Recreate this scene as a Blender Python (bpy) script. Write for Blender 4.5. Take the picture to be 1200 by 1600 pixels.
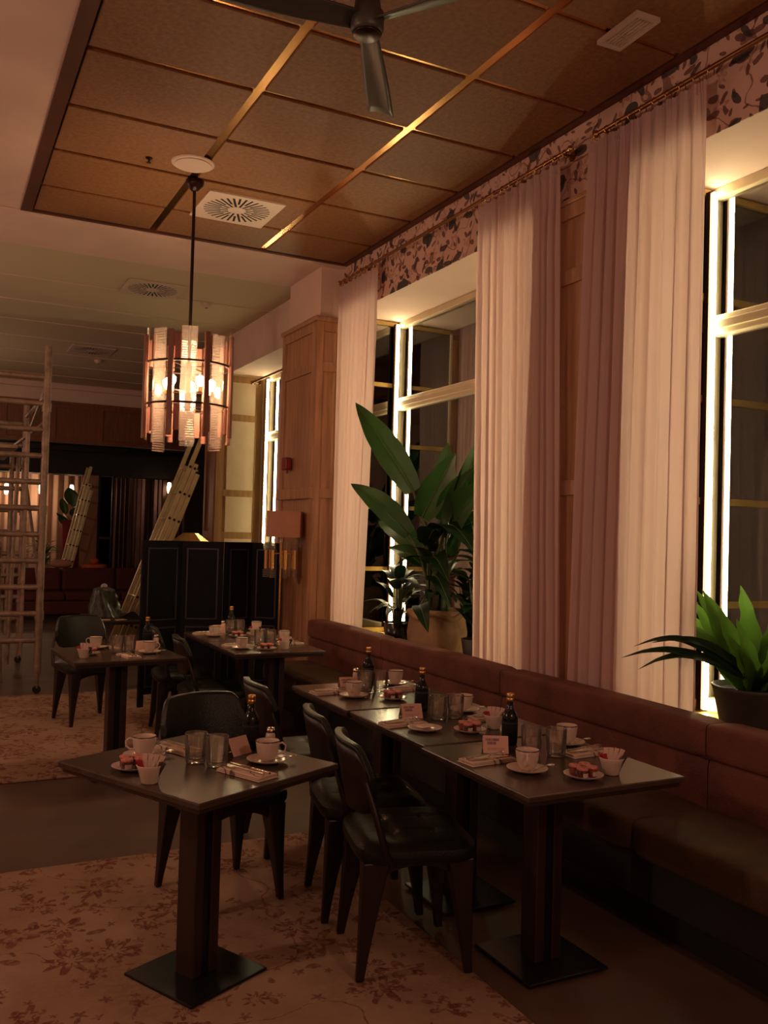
import bpy, math, random
from mathutils import Vector, Matrix
random.seed(7)
PI = math.pi
for o in list(bpy.data.objects): bpy.data.objects.remove(o)
S = bpy.context.scene
COL = S.collection

# ------------------------------------------------------------------ camera
cd = bpy.data.cameras.new('camera'); cam = bpy.data.objects.new('camera', cd); COL.objects.link(cam)
r_ = Vector((0.891962, -0.451266, 0.027619)); u_ = Vector((-0.035125, -0.008262, 0.999349)); f_ = Vector((0.450744, 0.892351, 0.02322))
cam.matrix_world = Matrix(((r_.x, u_.x, -f_.x, 0), (r_.y, u_.y, -f_.y, 0), (r_.z, u_.z, -f_.z, 1.53), (0, 0, 0, 1)))
cd.sensor_fit = 'VERTICAL'; cd.sensor_height = 24; cd.sensor_width = 18; cd.lens = 21.0; cd.clip_start = 0.05; cd.clip_end = 200
S.camera = cam
# ------------------------------------------------------------------ world, exposure
w = bpy.data.worlds.new('world'); S.world = w; w.use_nodes = True
w.node_tree.nodes['Background'].inputs[0].default_value = (0.06, 0.045, 0.05, 1)
w.node_tree.nodes['Background'].inputs[1].default_value = 0.12
S.view_settings.view_transform = 'Standard'; S.view_settings.look = 'None'
S.view_settings.exposure = 0.0; S.view_settings.gamma = 1.0; S.view_settings.use_curve_mapping = False

def lamp(name, kind, loc, energy, color, size=0.1, rot=None, size_y=None, spot=None):
    l = bpy.data.lights.new(name, kind); l.energy = energy; l.color = color
    if kind == 'AREA':
        l.size = size
        if size_y: l.shape = 'RECTANGLE'; l.size_y = size_y
    else: l.shadow_soft_size = size
    if spot: l.spot_size = spot; l.spot_blend = 0.5
    o = bpy.data.objects.new(name, l); o.location = loc
    if rot: o.rotation_euler = rot
    COL.objects.link(o); return o
WARM = (1.0, 0.60, 0.42)
# pendants of the same kind hang over the tables behind the camera and in the room to the left
lamp('pendant_light_behind', 'POINT', (1.45, -0.6, 2.4), 52, WARM, 0.12)
lamp('pendant_light_left', 'POINT', (-1.9, 3.0, 2.4), 62, WARM, 0.12)
lamp('pendant_light_left_far', 'POINT', (-1.9, 8.5, 2.4), 60, WARM, 0.12)
lamp('pendant_light_far_hall', 'POINT', (1.6, 19.3, 2.1), 26, (1, .62, .36), 0.12)
lamp('fill_light_far_ceiling', 'POINT', (-0.6, 12.8, 2.3), 30, WARM, 0.12)  # unseen fill lamp, added to brighten the far ceiling
lamp('pendant_light', 'POINT', (1.46, 5.78, 2.42), 32, (1.0, 0.60, 0.34), 0.07)

# ------------------------------------------------------------------ materials
def sock(n, k, v):
    if k in n.inputs: n.inputs[k].default_value = v
def newmat(name):
    m = bpy.data.materials.new(name); m.use_nodes = True; nt = m.node_tree
    return m, nt, nt.nodes, nt.links, nt.nodes['Principled BSDF']
def coords(N, L, scale=(1, 1, 1), kind='Object'):
    tc = N.new('ShaderNodeTexCoord'); mp = N.new('ShaderNodeMapping'); mp.inputs['Scale'].default_value = scale
    L.new(tc.outputs[kind], mp.inputs[0]); return mp.outputs[0]
def mat(name, c, rough=.5, metal=0, var=.25, ns=8, bump=0, bs=60, stretch=(1, 1, 1), spec=.5, coat=0, trans=0, transl=0):
    m, nt, N, L, b = newmat(name)
    co = coords(N, L, stretch)
    n = N.new('ShaderNodeTexNoise'); n.inputs['Scale'].default_value = ns; n.inputs['Detail'].default_value = 5
    L.new(co, n.inputs[0])
    rp = N.new('ShaderNodeValToRGB'); e = rp.color_ramp.elements
    e[0].position = .3; e[1].position = .7
    e[0].color = (*[x * (1 - var) for x in c], 1); e[1].color = (*[min(1, x * (1 + var)) for x in c], 1)
    L.new(n.outputs[0], rp.inputs[0]); L.new(rp.outputs[0], b.inputs['Base Color'])
    b.inputs['Roughness'].default_value = rough; b.inputs['Metallic'].default_value = metal
    sock(b, 'Specular IOR Level', spec); sock(b, 'Coat Weight', coat); sock(b, 'Coat Roughness', .15)
    if bump:
        n2 = N.new('ShaderNodeTexNoise'); n2.inputs['Scale'].default_value = bs; n2.inputs['Detail'].default_value = 3
        L.new(co, n2.inputs[0]); bp = N.new('ShaderNodeBump'); bp.inputs['Strength'].default_value = bump; bp.inputs['Distance'].default_value = .01
        L.new(n2.outputs[0], bp.inputs['Height']); L.new(bp.outputs[0], b.inputs['Normal'])
    if transl:
        t = N.new('ShaderNodeBsdfTranslucent'); L.new(rp.outputs[0], t.inputs[0]); x = N.new('ShaderNodeMixShader'); x.inputs[0].default_value = transl
        L.new(b.outputs[0], x.inputs[1]); L.new(t.outputs[0], x.inputs[2]); L.new(x.outputs[0], N['Material Output'].inputs[0])
    return m
def emit(name, c, s):
    m = bpy.data.materials.new(name); m.use_nodes = True; nt = m.node_tree; nt.nodes.clear()
    e = nt.nodes.new('ShaderNodeEmission'); o = nt.nodes.new('ShaderNodeOutputMaterial')
    e.inputs[0].default_value = (*c, 1); e.inputs[1].default_value = s; nt.links.new(e.outputs[0], o.inputs[0]); return m
def sheer(name, c, tr=.45, transp=.08, wave=0):
    m = bpy.data.materials.new(name); m.use_nodes = True; nt = m.node_tree; N = nt.nodes; L = nt.links; N.clear()
    o = N.new('ShaderNodeOutputMaterial'); d = N.new('ShaderNodeBsdfDiffuse'); t = N.new('ShaderNodeBsdfTranslucent'); x = N.new('ShaderNodeMixShader')
    for q in (d, t): q.inputs[0].default_value = (*c, 1)
    x.inputs[0].default_value = tr; L.new(d.outputs[0], x.inputs[1]); L.new(t.outputs[0], x.inputs[2])
    tp = N.new('ShaderNodeBsdfTransparent'); y = N.new('ShaderNodeMixShader'); y.inputs[0].default_value = transp
    if wave:
        co = coords(N, L, (1, 1, 1)); n = N.new('ShaderNodeTexNoise'); n.inputs['Scale'].default_value = wave; L.new(co, n.inputs[0])
        bp = N.new('ShaderNodeBump'); bp.inputs['Strength'].default_value = .15; L.new(n.outputs[0], bp.inputs['Height']); L.new(bp.outputs[0], d.inputs['Normal'])
    L.new(x.outputs[0], y.inputs[1]); L.new(tp.outputs[0], y.inputs[2]); L.new(y.outputs[0], o.inputs[0]); return m
def glassy(name, tint=(1, 1, 1), refl=.12, rough=.03, body=0.0, bc=(.8, .7, .6), bump=0, bscale=60, transl=False, blend=.35):
    m = bpy.data.materials.new(name); m.use_nodes = True; nt = m.node_tree; N = nt.nodes; L = nt.links; N.clear()
    o = N.new('ShaderNodeOutputMaterial'); tp = N.new('ShaderNodeBsdfTransparent'); g = N.new('ShaderNodeBsdfGlossy')
    tp.inputs[0].default_value = (*tint, 1); g.inputs['Roughness'].default_value = rough
    fr = N.new('ShaderNodeLayerWeight'); fr.inputs[0].default_value = blend
    ma = N.new('ShaderNodeMath'); ma.operation = 'MULTIPLY_ADD'; ma.inputs[1].default_value = 1 - refl; ma.inputs[2].default_value = refl
    L.new(fr.outputs['Fresnel'], ma.inputs[0])
    x = N.new('ShaderNodeMixShader'); L.new(ma.outputs[0], x.inputs[0]); L.new(tp.outputs[0], x.inputs[1]); L.new(g.outputs[0], x.inputs[2])
    out = x
    if body:
        d = N.new('ShaderNodeBsdfTranslucent' if transl else 'ShaderNodeBsdfDiffuse'); d.inputs[0].default_value = (*bc, 1)
        y = N.new('ShaderNodeMixShader'); y.inputs[0].default_value = body; L.new(x.outputs[0], y.inputs[1]); L.new(d.outputs[0], y.inputs[2]); out = y
    if bump:
        co = coords(N, L, (1, 1, 1)); n = N.new('ShaderNodeTexNoise'); n.inputs['Scale'].default_value = bscale; L.new(co, n.inputs[0])
        bp = N.new('ShaderNodeBump'); bp.inputs['Strength'].default_value = bump; L.new(n.outputs[0], bp.inputs['Height']); L.new(bp.outputs[0], g.inputs['Normal'])
    L.new(out.outputs[0], o.inputs[0]); return m
def math_(N, L, op, a, b=None, c=None):
    n = N.new('ShaderNodeMath'); n.operation = op
    for i, v in enumerate((a, b, c)):
        if v is None: continue
        if isinstance(v, (int, float)): n.inputs[i].default_value = v
        else: L.new(v, n.inputs[i])
    return n.outputs[0]
def motif(N, L, co, scale, size, petals, dens, swirl=0.0, sx=1.0):
    """mask of flower or leaf shapes, one per Voronoi cell, flat print"""
    v = N.new('ShaderNodeTexVoronoi'); v.voronoi_dimensions = '2D'; v.inputs['Scale'].default_value = scale; v.inputs['Randomness'].default_value = .75
    L.new(co, v.inputs['Vector'])
    sc = N.new('ShaderNodeVectorMath'); sc.operation = 'SUBTRACT'
    L.new(co, sc.inputs[0]); L.new(v.outputs['Position'], sc.inputs[1])
    rc = N.new('ShaderNodeSeparateColor'); L.new(v.outputs['Color'], rc.inputs[0])
    ro = N.new('ShaderNodeVectorRotate'); ro.rotation_type = 'Z_AXIS'; L.new(sc.outputs[0], ro.inputs['Vector'])
    L.new(math_(N, L, 'MULTIPLY', rc.outputs[0], 6.28), ro.inputs['Angle'])
    sp = N.new('ShaderNodeSeparateXYZ'); L.new(ro.outputs[0], sp.inputs[0])
    x = math_(N, L, 'MULTIPLY', sp.outputs[0], sx); y = sp.outputs[1]
    ang = math_(N, L, 'ARCTAN2', y, x)
    rad = math_(N, L, 'SQRT', math_(N, L, 'ADD', math_(N, L, 'MULTIPLY', x, x), math_(N, L, 'MULTIPLY', y, y)))
    pet = math_(N, L, 'COSINE', math_(N, L, 'MULTIPLY', ang, petals))
    lim = math_(N, L, 'MULTIPLY', math_(N, L, 'MULTIPLY_ADD', pet, .32, .68), math_(N, L, 'MULTIPLY_ADD', rc.outputs[1], size * .8, size * .5))
    inside = math_(N, L, 'LESS_THAN', rad, lim)
    ring = math_(N, L, 'GREATER_THAN', rad, math_(N, L, 'MULTIPLY', lim, .45))
    on = math_(N, L, 'LESS_THAN', rc.outputs[2], dens)
    return math_(N, L, 'MULTIPLY', inside, on), math_(N, L, 'MULTIPLY', math_(N, L, 'MULTIPLY', inside, ring), on)
def vines(N, L, co, scale, width):
    n = N.new('ShaderNodeTexNoise'); n.noise_dimensions = '2D'; n.inputs['Scale'].default_value = scale; n.inputs['Detail'].default_value = 1
    L.new(co, n.inputs['Vector'])
    return math_(N, L, 'LESS_THAN', math_(N, L, 'ABSOLUTE', math_(N, L, 'SUBTRACT', n.outputs[0], .5)), width)
def layer(N, L, base, fac, col, amount=1.0):
    mx = N.new('ShaderNodeMix'); mx.data_type = 'RGBA'
    L.new(math_(N, L, 'MULTIPLY', fac, amount), mx.inputs[0])
    if isinstance(base, tuple): mx.inputs[6].default_value = (*base, 1)
    else: L.new(base, mx.inputs[6])
    mx.inputs[7].default_value = (*col, 1); return mx.outputs[2]
def swap_yz(N, L, co):
    s = N.new('ShaderNodeSeparateXYZ'); c = N.new('ShaderNodeCombineXYZ'); L.new(co, s.inputs[0])
    L.new(s.outputs[1], c.inputs[0]); L.new(s.outputs[2], c.inputs[1]); return c.outputs[0]

def wallpaper_mat():
    m, nt, N, L, b = newmat('floral_wallpaper'); co = swap_yz(N, L, coords(N, L))
    base = (.66, .44, .36)
    dn = N.new('ShaderNodeTexNoise'); dn.inputs['Scale'].default_value = 9; L.new(co, dn.inputs[0])
    dm = N.new('ShaderNodeMix'); dm.data_type = 'VECTOR'; dm.inputs[0].default_value = .05; L.new(co, dm.inputs[4]); L.new(dn.outputs['Color'], dm.inputs[5]); co = dm.outputs[1]
    c = layer(N, L, base, vines(N, L, co, 4.2, .010), (.16, .06, .04), .75)
    a1, a2 = motif(N, L, co, 7, .055, 6, .8); c = layer(N, L, c, a2, (.40, .19, .14), .6)
    a1, a2 = motif(N, L, co, 15, .027, 0, .75, sx=2.3); c = layer(N, L, c, a1, (.12, .035, .028), .85)
    mp = N.new('ShaderNodeMapping'); mp.inputs['Location'].default_value = (.37, .21, 0); L.new(co, mp.inputs[0])
    a1, a2 = motif(N, L, mp.outputs[0], 3.4, .085, 2, .8, sx=1.5); c = layer(N, L, c, a1, (.030, .032, .042), .93)
    a1, a2 = motif(N, L, mp.outputs[0], 8.0, .045, 0, .55, sx=2.4); c = layer(N, L, c, a1, (.035, .03, .035), .9)
    L.new(c, b.inputs['Base Color']); b.inputs['Roughness'].default_value = .75; return m
def rug_mat():
    m, nt, N, L, b = newmat('oriental_rug'); co = coords(N, L)
    n = N.new('ShaderNodeTexNoise'); n.inputs['Scale'].default_value = 2.5; n.inputs['Detail'].default_value = 8; L.new(co, n.inputs[0])
    rp = N.new('ShaderNodeValToRGB'); rp.color_ramp.elements[0].position = .3; rp.color_ramp.elements[1].position = .7
    rp.color_ramp.elements[0].color = (.235, .14, .09, 1); rp.color_ramp.elements[1].color = (.38, .245, .165, 1); L.new(n.outputs[0], rp.inputs[0])
    dn = N.new('ShaderNodeTexNoise'); dn.inputs['Scale'].default_value = 22; L.new(co, dn.inputs[0])
    dm = N.new('ShaderNodeMix'); dm.data_type = 'VECTOR'; dm.inputs[0].default_value = .022
    L.new(co, dm.inputs[4]); L.new(dn.outputs['Color'], dm.inputs[5]); cw = dm.outputs[1]
    c = rp.outputs[0]
    bn = N.new('ShaderNodeTexNoise'); bn.inputs['Scale'].default_value = 30; bn.inputs['Detail'].default_value = 4; L.new(co, bn.inputs[0])
    br = math_(N, L, 'GREATER_THAN', bn.outputs[0], .40)
    c = layer(N, L, c, math_(N, L, 'MULTIPLY', vines(N, L, cw, 1.6, .0035), br), (.13, .05, .035), .7)
    a1, a2 = motif(N, L, cw, 3.3, .085, 8, .75); c = layer(N, L, c, math_(N, L, 'MULTIPLY', a2, br), (.13, .035, .028), .8)
    mq = N.new('ShaderNodeMapping'); mq.inputs['Location'].default_value = (.31, .57, 0); L.new(cw, mq.inputs[0])
    a1, a2 = motif(N, L, mq.outputs[0], 4.1, .065, 5, .7, sx=.7); c = layer(N, L, c, math_(N, L, 'MULTIPLY', a2, br), (.15, .045, .032), .75)
    a1, a2 = motif(N, L, cw, 7.5, .030, 0, .6, sx=2.0); c = layer(N, L, c, math_(N, L, 'MULTIPLY', a1, br), (.12, .04, .028), .7)
    a1, a2 = motif(N, L, mq.outputs[0], 11, .024, 5, .6); c = layer(N, L, c, math_(N, L, 'MULTIPLY', a1, br), (.13, .04, .03), .7)
    # worn pile
    w2 = N.new('ShaderNodeTexNoise'); w2.inputs['Scale'].default_value = 45; w2.inputs['Detail'].default_value = 6; L.new(co, w2.inputs[0])
    wf = math_(N, L, 'MULTIPLY', math_(N, L, 'GREATER_THAN', w2.outputs[0], .52), 1.0)
    c = layer(N, L, c, wf, (.36, .23, .15), .30)
    L.new(c, b.inputs['Base Color']); b.inputs['Roughness'].default_value = .95; sock(b, 'Specular IOR Level', .1)
    bp = N.new('ShaderNodeBump'); bp.inputs['Strength'].default_value = .4; bp.inputs['Distance'].default_value = .004; L.new(w2.outputs[0], bp.inputs['Height']); L.new(bp.outputs[0], b.inputs['Normal'])
    return m
def wood_mat(name, c, rough=.45, axis=2, var=.22, sc=1.0):
    st = [14 * sc] * 3; st[axis] = 1.1 * sc
    return mat(name, c, rough, 0, var, 2.2, .08, 30, tuple(st))
def brush_mat():   # napkin with brown twigs printed on
    m, nt, N, L, b = newmat('twig_print_linen'); co = coords(N, L)
    c = layer(N, L, (.62, .46, .36), vines(N, L, co, 14, .02), (.07, .03, .02), .85)
    L.new(c, b.inputs['Base Color']); b.inputs['Roughness'].default_value = .8; return m

M = dict(
    plaster=mat('warm_plaster', (.72, .54, .46), .85, var=.05, ns=3, bump=.05),
    farceil=mat('woven_ceiling_board', (.60, .51, .34), .9, var=.10, ns=60, bump=.2, bs=120, stretch=(1, 12, 1)),
    panel=mat('cork_ceiling_panel', (.235, .102, .034), .60, var=.22, ns=38, bump=.3, bs=60, stretch=(1, 1, 1)),
    brassstrip=mat('brass_strip', (.52, .25, .08), .24, 1, .1, 4),
    darkstrip=mat('dark_bronze_strip', (.11, .035, .018), .5, .3, .1),
    oak=wood_mat('oak_panelling', (.43, .23, .125)),
    oakpale=wood_mat('pale_oak_panelling', (.36, .21, .085)),
    oakdark=wood_mat('shaded_oak_panelling', (.20, .075, .035)),  # darker copy of the oak, with shade put into its colour
    floor=mat('polished_concrete_floor', (.090, .050, .030), .60, 0, .3, 2.2, .05, 20),
    walnut=wood_mat('dark_walnut', (.026, .011, .0075), .42),
    chairwood=wood_mat('ebonised_chair_wood', (.014, .006, .005), .42),
    tabletop=mat('dark_stone_laminate', (.052, .033, .024), .24, 0, .25, 5, .03, 40, (1, 3, 1), spec=.7),
    steel=mat('black_powder_steel', (.012, .012, .014), .28, .4, .1, spec=.6),
    leather=mat('black_green_leather', (.0075, .009, .008), .34, 0, .25, 12, .25, 160, spec=.36),
    velvet=mat('rust_velvet', (.130, .041, .028), .85, 0, .3, 5, .35, 90),
    velvetseat=mat('olive_brown_seat_fabric', (.060, .028, .010), .85, 0, .3, 6, .3, 90),
    base=mat('black_plinth', (.010, .008, .008), .6),
    china=mat('glazed_china', (.60, .47, .39), .18, 0, .03, spec=.6),
    rim=mat('brown_glazed_rim', (.10, .04, .025), .25),
    silver=mat('polished_cutlery', (.75, .68, .60), .16, 1, .03),
    linen=brush_mat(),
    bottle=mat('dark_bottle_glass', (.004, .005, .005), .12, 0, .1, spec=.35),
    label=mat('dark_bottle_label', (.008, .0075, .008), .6, spec=.2),
    gold=mat('gold_bottle_cap', (.75, .42, .14), .28, 1, .08),
    salt=mat('salt_filled_glass', (.58, .46, .38), .3),
    card=mat('pink_card', (.60, .36, .29), .7, 0, .02),
    ink=mat('slate_blue_ink', (.17, .09, .12), .7),
    gingham=mat('red_gingham_lid', (.48, .15, .12), .5, 0, .6, 120),
    jamdark=mat('dark_jam', (.05, .006, .005), .12, coat=.5), jamred=mat('amber_jam', (.20, .04, .012), .12, coat=.5),
    jarlabel=mat('jar_paper_label', (.42, .36, .34), .6),
    sugarwhite=mat('white_sugar_paper', (.62, .44, .36), .6), sugarred=mat('red_sugar_paper', (.35, .015, .03), .5), sugardark=mat('charcoal_sweetener_paper', (.055, .045, .04), .6),
    brass=mat('satin_brass', (.70, .45, .18), .25, 1, .05),
    darkbrass=mat('aged_brass_rod', (.35, .16, .07), .35, 1, .1),
    bronze=mat('dark_bronze', (.04, .018, .012), .35, .7),
    pinkwood=wood_mat('rose_wood_slat', (.25, .10, .065), .5),
    cream=mat('cream_window_paint', (.60, .50, .34), .35, 0, .06),
    reveal=mat('cream_reveal_plaster', (.66, .55, .38), .8, 0, .04),
    sill=mat('varnished_yellow_sill', (.50, .34, .11), .25, 0, .25, 3, stretch=(1, 6, 1)),
    white=mat('white_enamel', (.62, .50, .42), .5, 0, .03),
    dark=mat('dark_void', (.008, .006, .006), .8),
    navy=mat('navy_studded_leather', (.0045, .0045, .008), .6, 0, .3, 6, .2, 60, spec=.15),
    stud=mat('grey_nail_trim', (.06, .055, .07), .4, .6, .1),
    alu=mat('weathered_aluminium', (.27, .19, .145), .5, .35, .3, 14, .2, 60),
    ladder=mat('ladder_aluminium', (.62, .55, .36), .34, .85, .12),
    burlap=mat('burlap_sack', (.36, .22, .125), .95, 0, .25, 9, .5, 150),
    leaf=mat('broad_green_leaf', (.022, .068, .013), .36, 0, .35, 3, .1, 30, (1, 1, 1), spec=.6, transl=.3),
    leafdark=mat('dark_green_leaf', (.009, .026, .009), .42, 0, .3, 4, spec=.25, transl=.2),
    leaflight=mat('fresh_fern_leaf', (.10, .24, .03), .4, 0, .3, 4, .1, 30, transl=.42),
    stem=mat('green_stem', (.07, .10, .03), .5), bark=mat('brown_trunk', (.05, .03, .018), .8),
    soil=mat('dark_soil', (.02, .012, .008), .9, 0, .4, 40, .5, 50), potdark=mat('charcoal_pot', (.035, .028, .028), .55, 0, .2),
    potblack=mat('black_glazed_pot', (.012, .012, .014), .2), potred=mat('red_pot', (.24, .012, .02), .45), orange=mat('orange_cloth', (.45, .10, .03), .7),
    fan=mat('grey_fan_metal', (.075, .066, .055), .42, .2, .1),
    red=mat('red_plastic', (.20, .012, .014), .4), shade=mat('rose_lampshade_cloth', (.46, .22, .15), .8, 0, .06),
    bag=mat('crumpled_green_wrap', (.06, .07, .05), .35, 0, .4, 12, .5, 30),
    bronzecurtain=mat('bronze_mirror_slats', (.07, .045, .038), .25, .8, .4, 9, stretch=(6, 6, .4)),
    sofa=mat('oxblood_sofa', (.085, .015, .013), .75, 0, .2),
    buff=mat('buff_wall', (.36, .20, .12), .8, 0, .06),
    led=emit('led_strip', (1.0, .79, .42), 58), bulb=emit('lamp_bulb', (1.0, .66, .36), 90), smalllamp=emit('far_lamp', (1.0, .62, .34), 9),
    curtain=sheer('sheer_curtain', (.80, .60, .575), .45, .06, 40), farcurtain=sheer('far_curtain', (.72, .50, .38), .4, .02),
    pane=glassy('window_pane', (.85, .85, .85), .24, .015), mirror=glassy('dark_reveal_glass', (.12, .12, .12), .30, .02),
    tumbler=glassy('cut_glass', (.95, .93, .90), .11, .06, .05, (.75, .62, .52), blend=.28),
    ribglass=glassy('ribbed_lamp_glass', (.93, .88, .84), .13, .12, .08, (.85, .74, .66), .4, 70, True, blend=.2),
    rug=rug_mat(), wallpaper=wallpaper_mat())

# ------------------------------------------------------------------ mesh helpers
class MB:
    def __init__(s): s.v = []; s.f = []; s.sm = []
    def add(s, vs, fs, smooth=False):
        o = len(s.v); s.v += [tuple(p) for p in vs]
        for f in fs: s.f.append([i + o for i in f]); s.sm.append(smooth)
        return s
    def box(s, x0, x1, y0, y1, z0, z1):
        vs = [(x, y, z) for z in (z0, z1) for y in (y0, y1) for x in (x0, x1)]
        return s.add(vs, [(0, 2, 3, 1), (4, 5, 7, 6), (0, 1, 5, 4), (2, 6, 7, 3), (0, 4, 6, 2), (1, 3, 7, 5)])
    def bar(s, a, b, w, h, up=(0, 0, 1), taper=1.0):
        a = Vector(a); b = Vector(b); d = (b - a).normalized(); up = Vector(up)
        sd = d.cross(up); sd = sd.normalized() if sd.length > 1e-5 else d.orthogonal().normalized(); u2 = sd.cross(d).normalized()
        vs = []
        for p, k in ((a, 1), (b, taper)):
            for i, j in ((-1, -1), (1, -1), (1, 1), (-1, 1)): vs.append(p + sd * i * w / 2 * k + u2 * j * h / 2 * k)
        return s.add(vs, [(0, 1, 2, 3), (7, 6, 5, 4), (0, 4, 5, 1), (1, 5, 6, 2), (2, 6, 7, 3), (3, 7, 4, 0)])
    def cyl(s, a, b, r0, r1=None, n=12, cap=True, smooth=True):
        r1 = r0 if r1 is None else r1; a = Vector(a); b = Vector(b); d = (b - a).normalized(); x = d.orthogonal().normalized(); y = d.cross(x)
        vs = [p + (x * math.cos(2 * PI * i / n) + y * math.sin(2 * PI * i / n)) * r for p, r in ((a, r0), (b, r1)) for i in range(n)]
        s.add(vs, [(i, (i + 1) % n, n + (i + 1) % n, n + i) for i in range(n)], smooth)
        if cap: s.add(vs, [tuple(range(n - 1, -1, -1)), tuple(range(n, 2 * n))])
        return s
    def tube(s, pts, r, n=8, smooth=True):
        pts = [Vector(p) for p in pts]; rs = r if isinstance(r, (list, tuple)) else [r] * len(pts); vs = []; x = None
        for i, p in enumerate(pts):
            d = (pts[min(i + 1, len(pts) - 1)] - pts[max(i - 1, 0)]).normalized()
            x = d.orthogonal().normalized() if x is None else (x - d * x.dot(d)).normalized(); y = d.cross(x)
            for k in range(n): vs.append(p + (x * math.cos(2 * PI * k / n) + y * math.sin(2 * PI * k / n)) * rs[i])
        m = len(pts)
        s.add(vs, [(i * n + k, i * n + (k + 1) % n, (i + 1) * n + (k + 1) % n, (i + 1) * n + k) for i in range(m - 1) for k in range(n)], smooth)
        s.add(vs, [tuple(range(n - 1, -1, -1)), tuple(range((m - 1) * n, m * n))]); return s
    def lathe(s, prof, c=(0, 0, 0), n=24, smooth=True, rf=None):
        vs = []
        for (r, z) in prof:
            for k in range(n):
                a = 2 * PI * k / n; q = r * (rf(a, z) if rf else 1)
                vs.append((c[0] + q * math.cos(a), c[1] + q * math.sin(a), c[2] + z))
        m = len(prof)
        return s.add(vs, [(i * n + k, i * n + (k + 1) % n, (i + 1) * n + (k + 1) % n, (i + 1) * n + k) for i in range(m - 1) for k in range(n)], smooth)
    def prism(s, poly, h0, h1, axis='z'):
        n = len(poly)
        f = {'z': lambda p, h: (p[0], p[1], h), 'y': lambda p, h: (p[0], h, p[1]), 'x': lambda p, h: (h, p[0], p[1])}[axis]
        vs = [f(p, h0) for p in poly] + [f(p, h1) for p in poly]
        return s.add(vs, [tuple(range(n - 1, -1, -1)), tuple(range(n, 2 * n))] + [(i, (i + 1) % n, n + (i + 1) % n, n + i) for i in range(n)])
    def grid(s, nu, nv, fn, smooth=True, closed_u=False):
        vs = [fn(i / nu, j / nv) for j in range(nv + 1) for i in range(nu + 1)]
        return s.add(vs, [(j * (nu + 1) + i, j * (nu + 1) + i + 1, (j + 1) * (nu + 1) + i + 1, (j + 1) * (nu + 1) + i) for j in range(nv) for i in range(nu)], smooth)
    def ball(s, c, r, n=10, sz=1.0):
        return s.lathe([(max(1e-4, r * math.sin(PI * i / n)), -r * sz * math.cos(PI * i / n)) for i in range(n + 1)], c, n + 2)
    def build(s, name, m, parent=None, loc=None, rot=None):
        me = bpy.data.meshes.new(name); me.from_pydata(s.v, [], s.f); me.polygons.foreach_set('use_smooth', s.sm); me.materials.append(m); me.validate(); me.update()
        o = bpy.data.objects.new(name, me); COL.objects.link(o)
        if parent: o.parent = parent
        if loc is not None: o.location = loc
        if rot is not None: o.rotation_euler = rot if isinstance(rot, tuple) else (0, 0, rot)
        return o
def bevel(o, w=.004, seg=2):
    b = o.modifiers.new('bevel', 'BEVEL'); b.width = w; b.segments = seg; b.limit_method = 'ANGLE'; return o
def tag(o, label, cat, group=None, kind=None):
    if label: o['label'] = label
    if cat: o['category'] = cat
    if group: o['group'] = group
    if kind: o['kind'] = kind
    return o
def thing(name, label, cat, loc=(0, 0, 0), rz=0, group=None):
    o = bpy.data.objects.new(name, None); COL.objects.link(o); o.location = loc; o.rotation_euler = (0, 0, rz); o.empty_display_size = .05
    return tag(o, label, cat, group)
def struct(name, mb, m, parent=None):
    o = mb.build(name, m, parent)
    if not parent: o['kind'] = 'structure'
    return o
def kids(o): return [c for c in bpy.data.objects if c.parent == o]
TREE = {}
def tree(o):
    if o.name not in TREE: TREE[o.name] = [(c, kids(c)) for c in kids(o)]
    return TREE[o.name]
def dup(o, label, loc, rz=0, group=None):
    c = o.copy(); COL.objects.link(c); c.location = loc; c.rotation_euler = (0, 0, rz); c['label'] = label
    if group: c['group'] = group
    elif 'group' in c: del c['group']
    for ch, gs in tree(o):
        d = ch.copy(); COL.objects.link(d); d.parent = c
        for g in gs: e = g.copy(); COL.objects.link(e); e.parent = d
    return c
class Kind:
    """first placement uses the built thing itself, later ones copy it"""
    def __init__(s, o): s.o = o; s.used = False
    def put(s, label, loc, rz=0, group=None):
        if s.used: return dup(s.o, label, loc, rz, group)
        tree(s.o); s.used = True; s.o.location = loc; s.o.rotation_euler = (0, 0, rz); s.o['label'] = label
        if group: s.o['group'] = group
        return s.o

# ------------------------------------------------------------------ setting
XW = 3.1; XG = 3.62; ZC = 3.80; ZS = 3.37; ZSILL = .66
YN, YF = -2.5, 15.4
struct('floor', MB().box(-4.2, 5.6, YN, 25, -.12, 0), M['floor'])
struct('wall_left', MB().box(-4.3, -4.2, YN, 25, 0, ZC + .3), M['plaster'])
struct('wall_behind', MB().box(-4.2, XG, YN - .1, YN, 0, ZC + .3), M['plaster'])
# window wall, cut by three openings; solid from the room face to the glass line
OPEN = [(.68, 3.43), (4.2, 6.95), (7.78, 10.3)]
wl = MB(); ys = [YN] + [v for o in OPEN for v in o] + [10.75]
for i in range(0, len(ys), 2): wl.box(XW, XG + .08, ys[i], ys[i + 1], 0, ZC + .3)
struct('wall_right', wl, M['reveal'])
hd = MB()
for a, b in OPEN: hd.box(XW, XG + .08, a, b, ZS, ZC + .3)
hd.box(XW - .006, XW - .001, 7.76, 10.4, ZS, ZC)
struct('wall_right_head', hd, M['plaster'])['kind'] = 'structure'
for i, (a, b) in enumerate(OPEN):
    struct('trim_%d' % (i + 1), MB().box(XW + .002, XG - .01, a + .002, b - .002, 0, ZSILL - .03), M['reveal'])
    s = struct('window_sill', MB().box(XW - .01, XG, a + .003, b - .003, ZSILL - .03, ZSILL), M['sill']); bevel(s, .006)
    s.name = 'trim_%d' % (i + 4)
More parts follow.
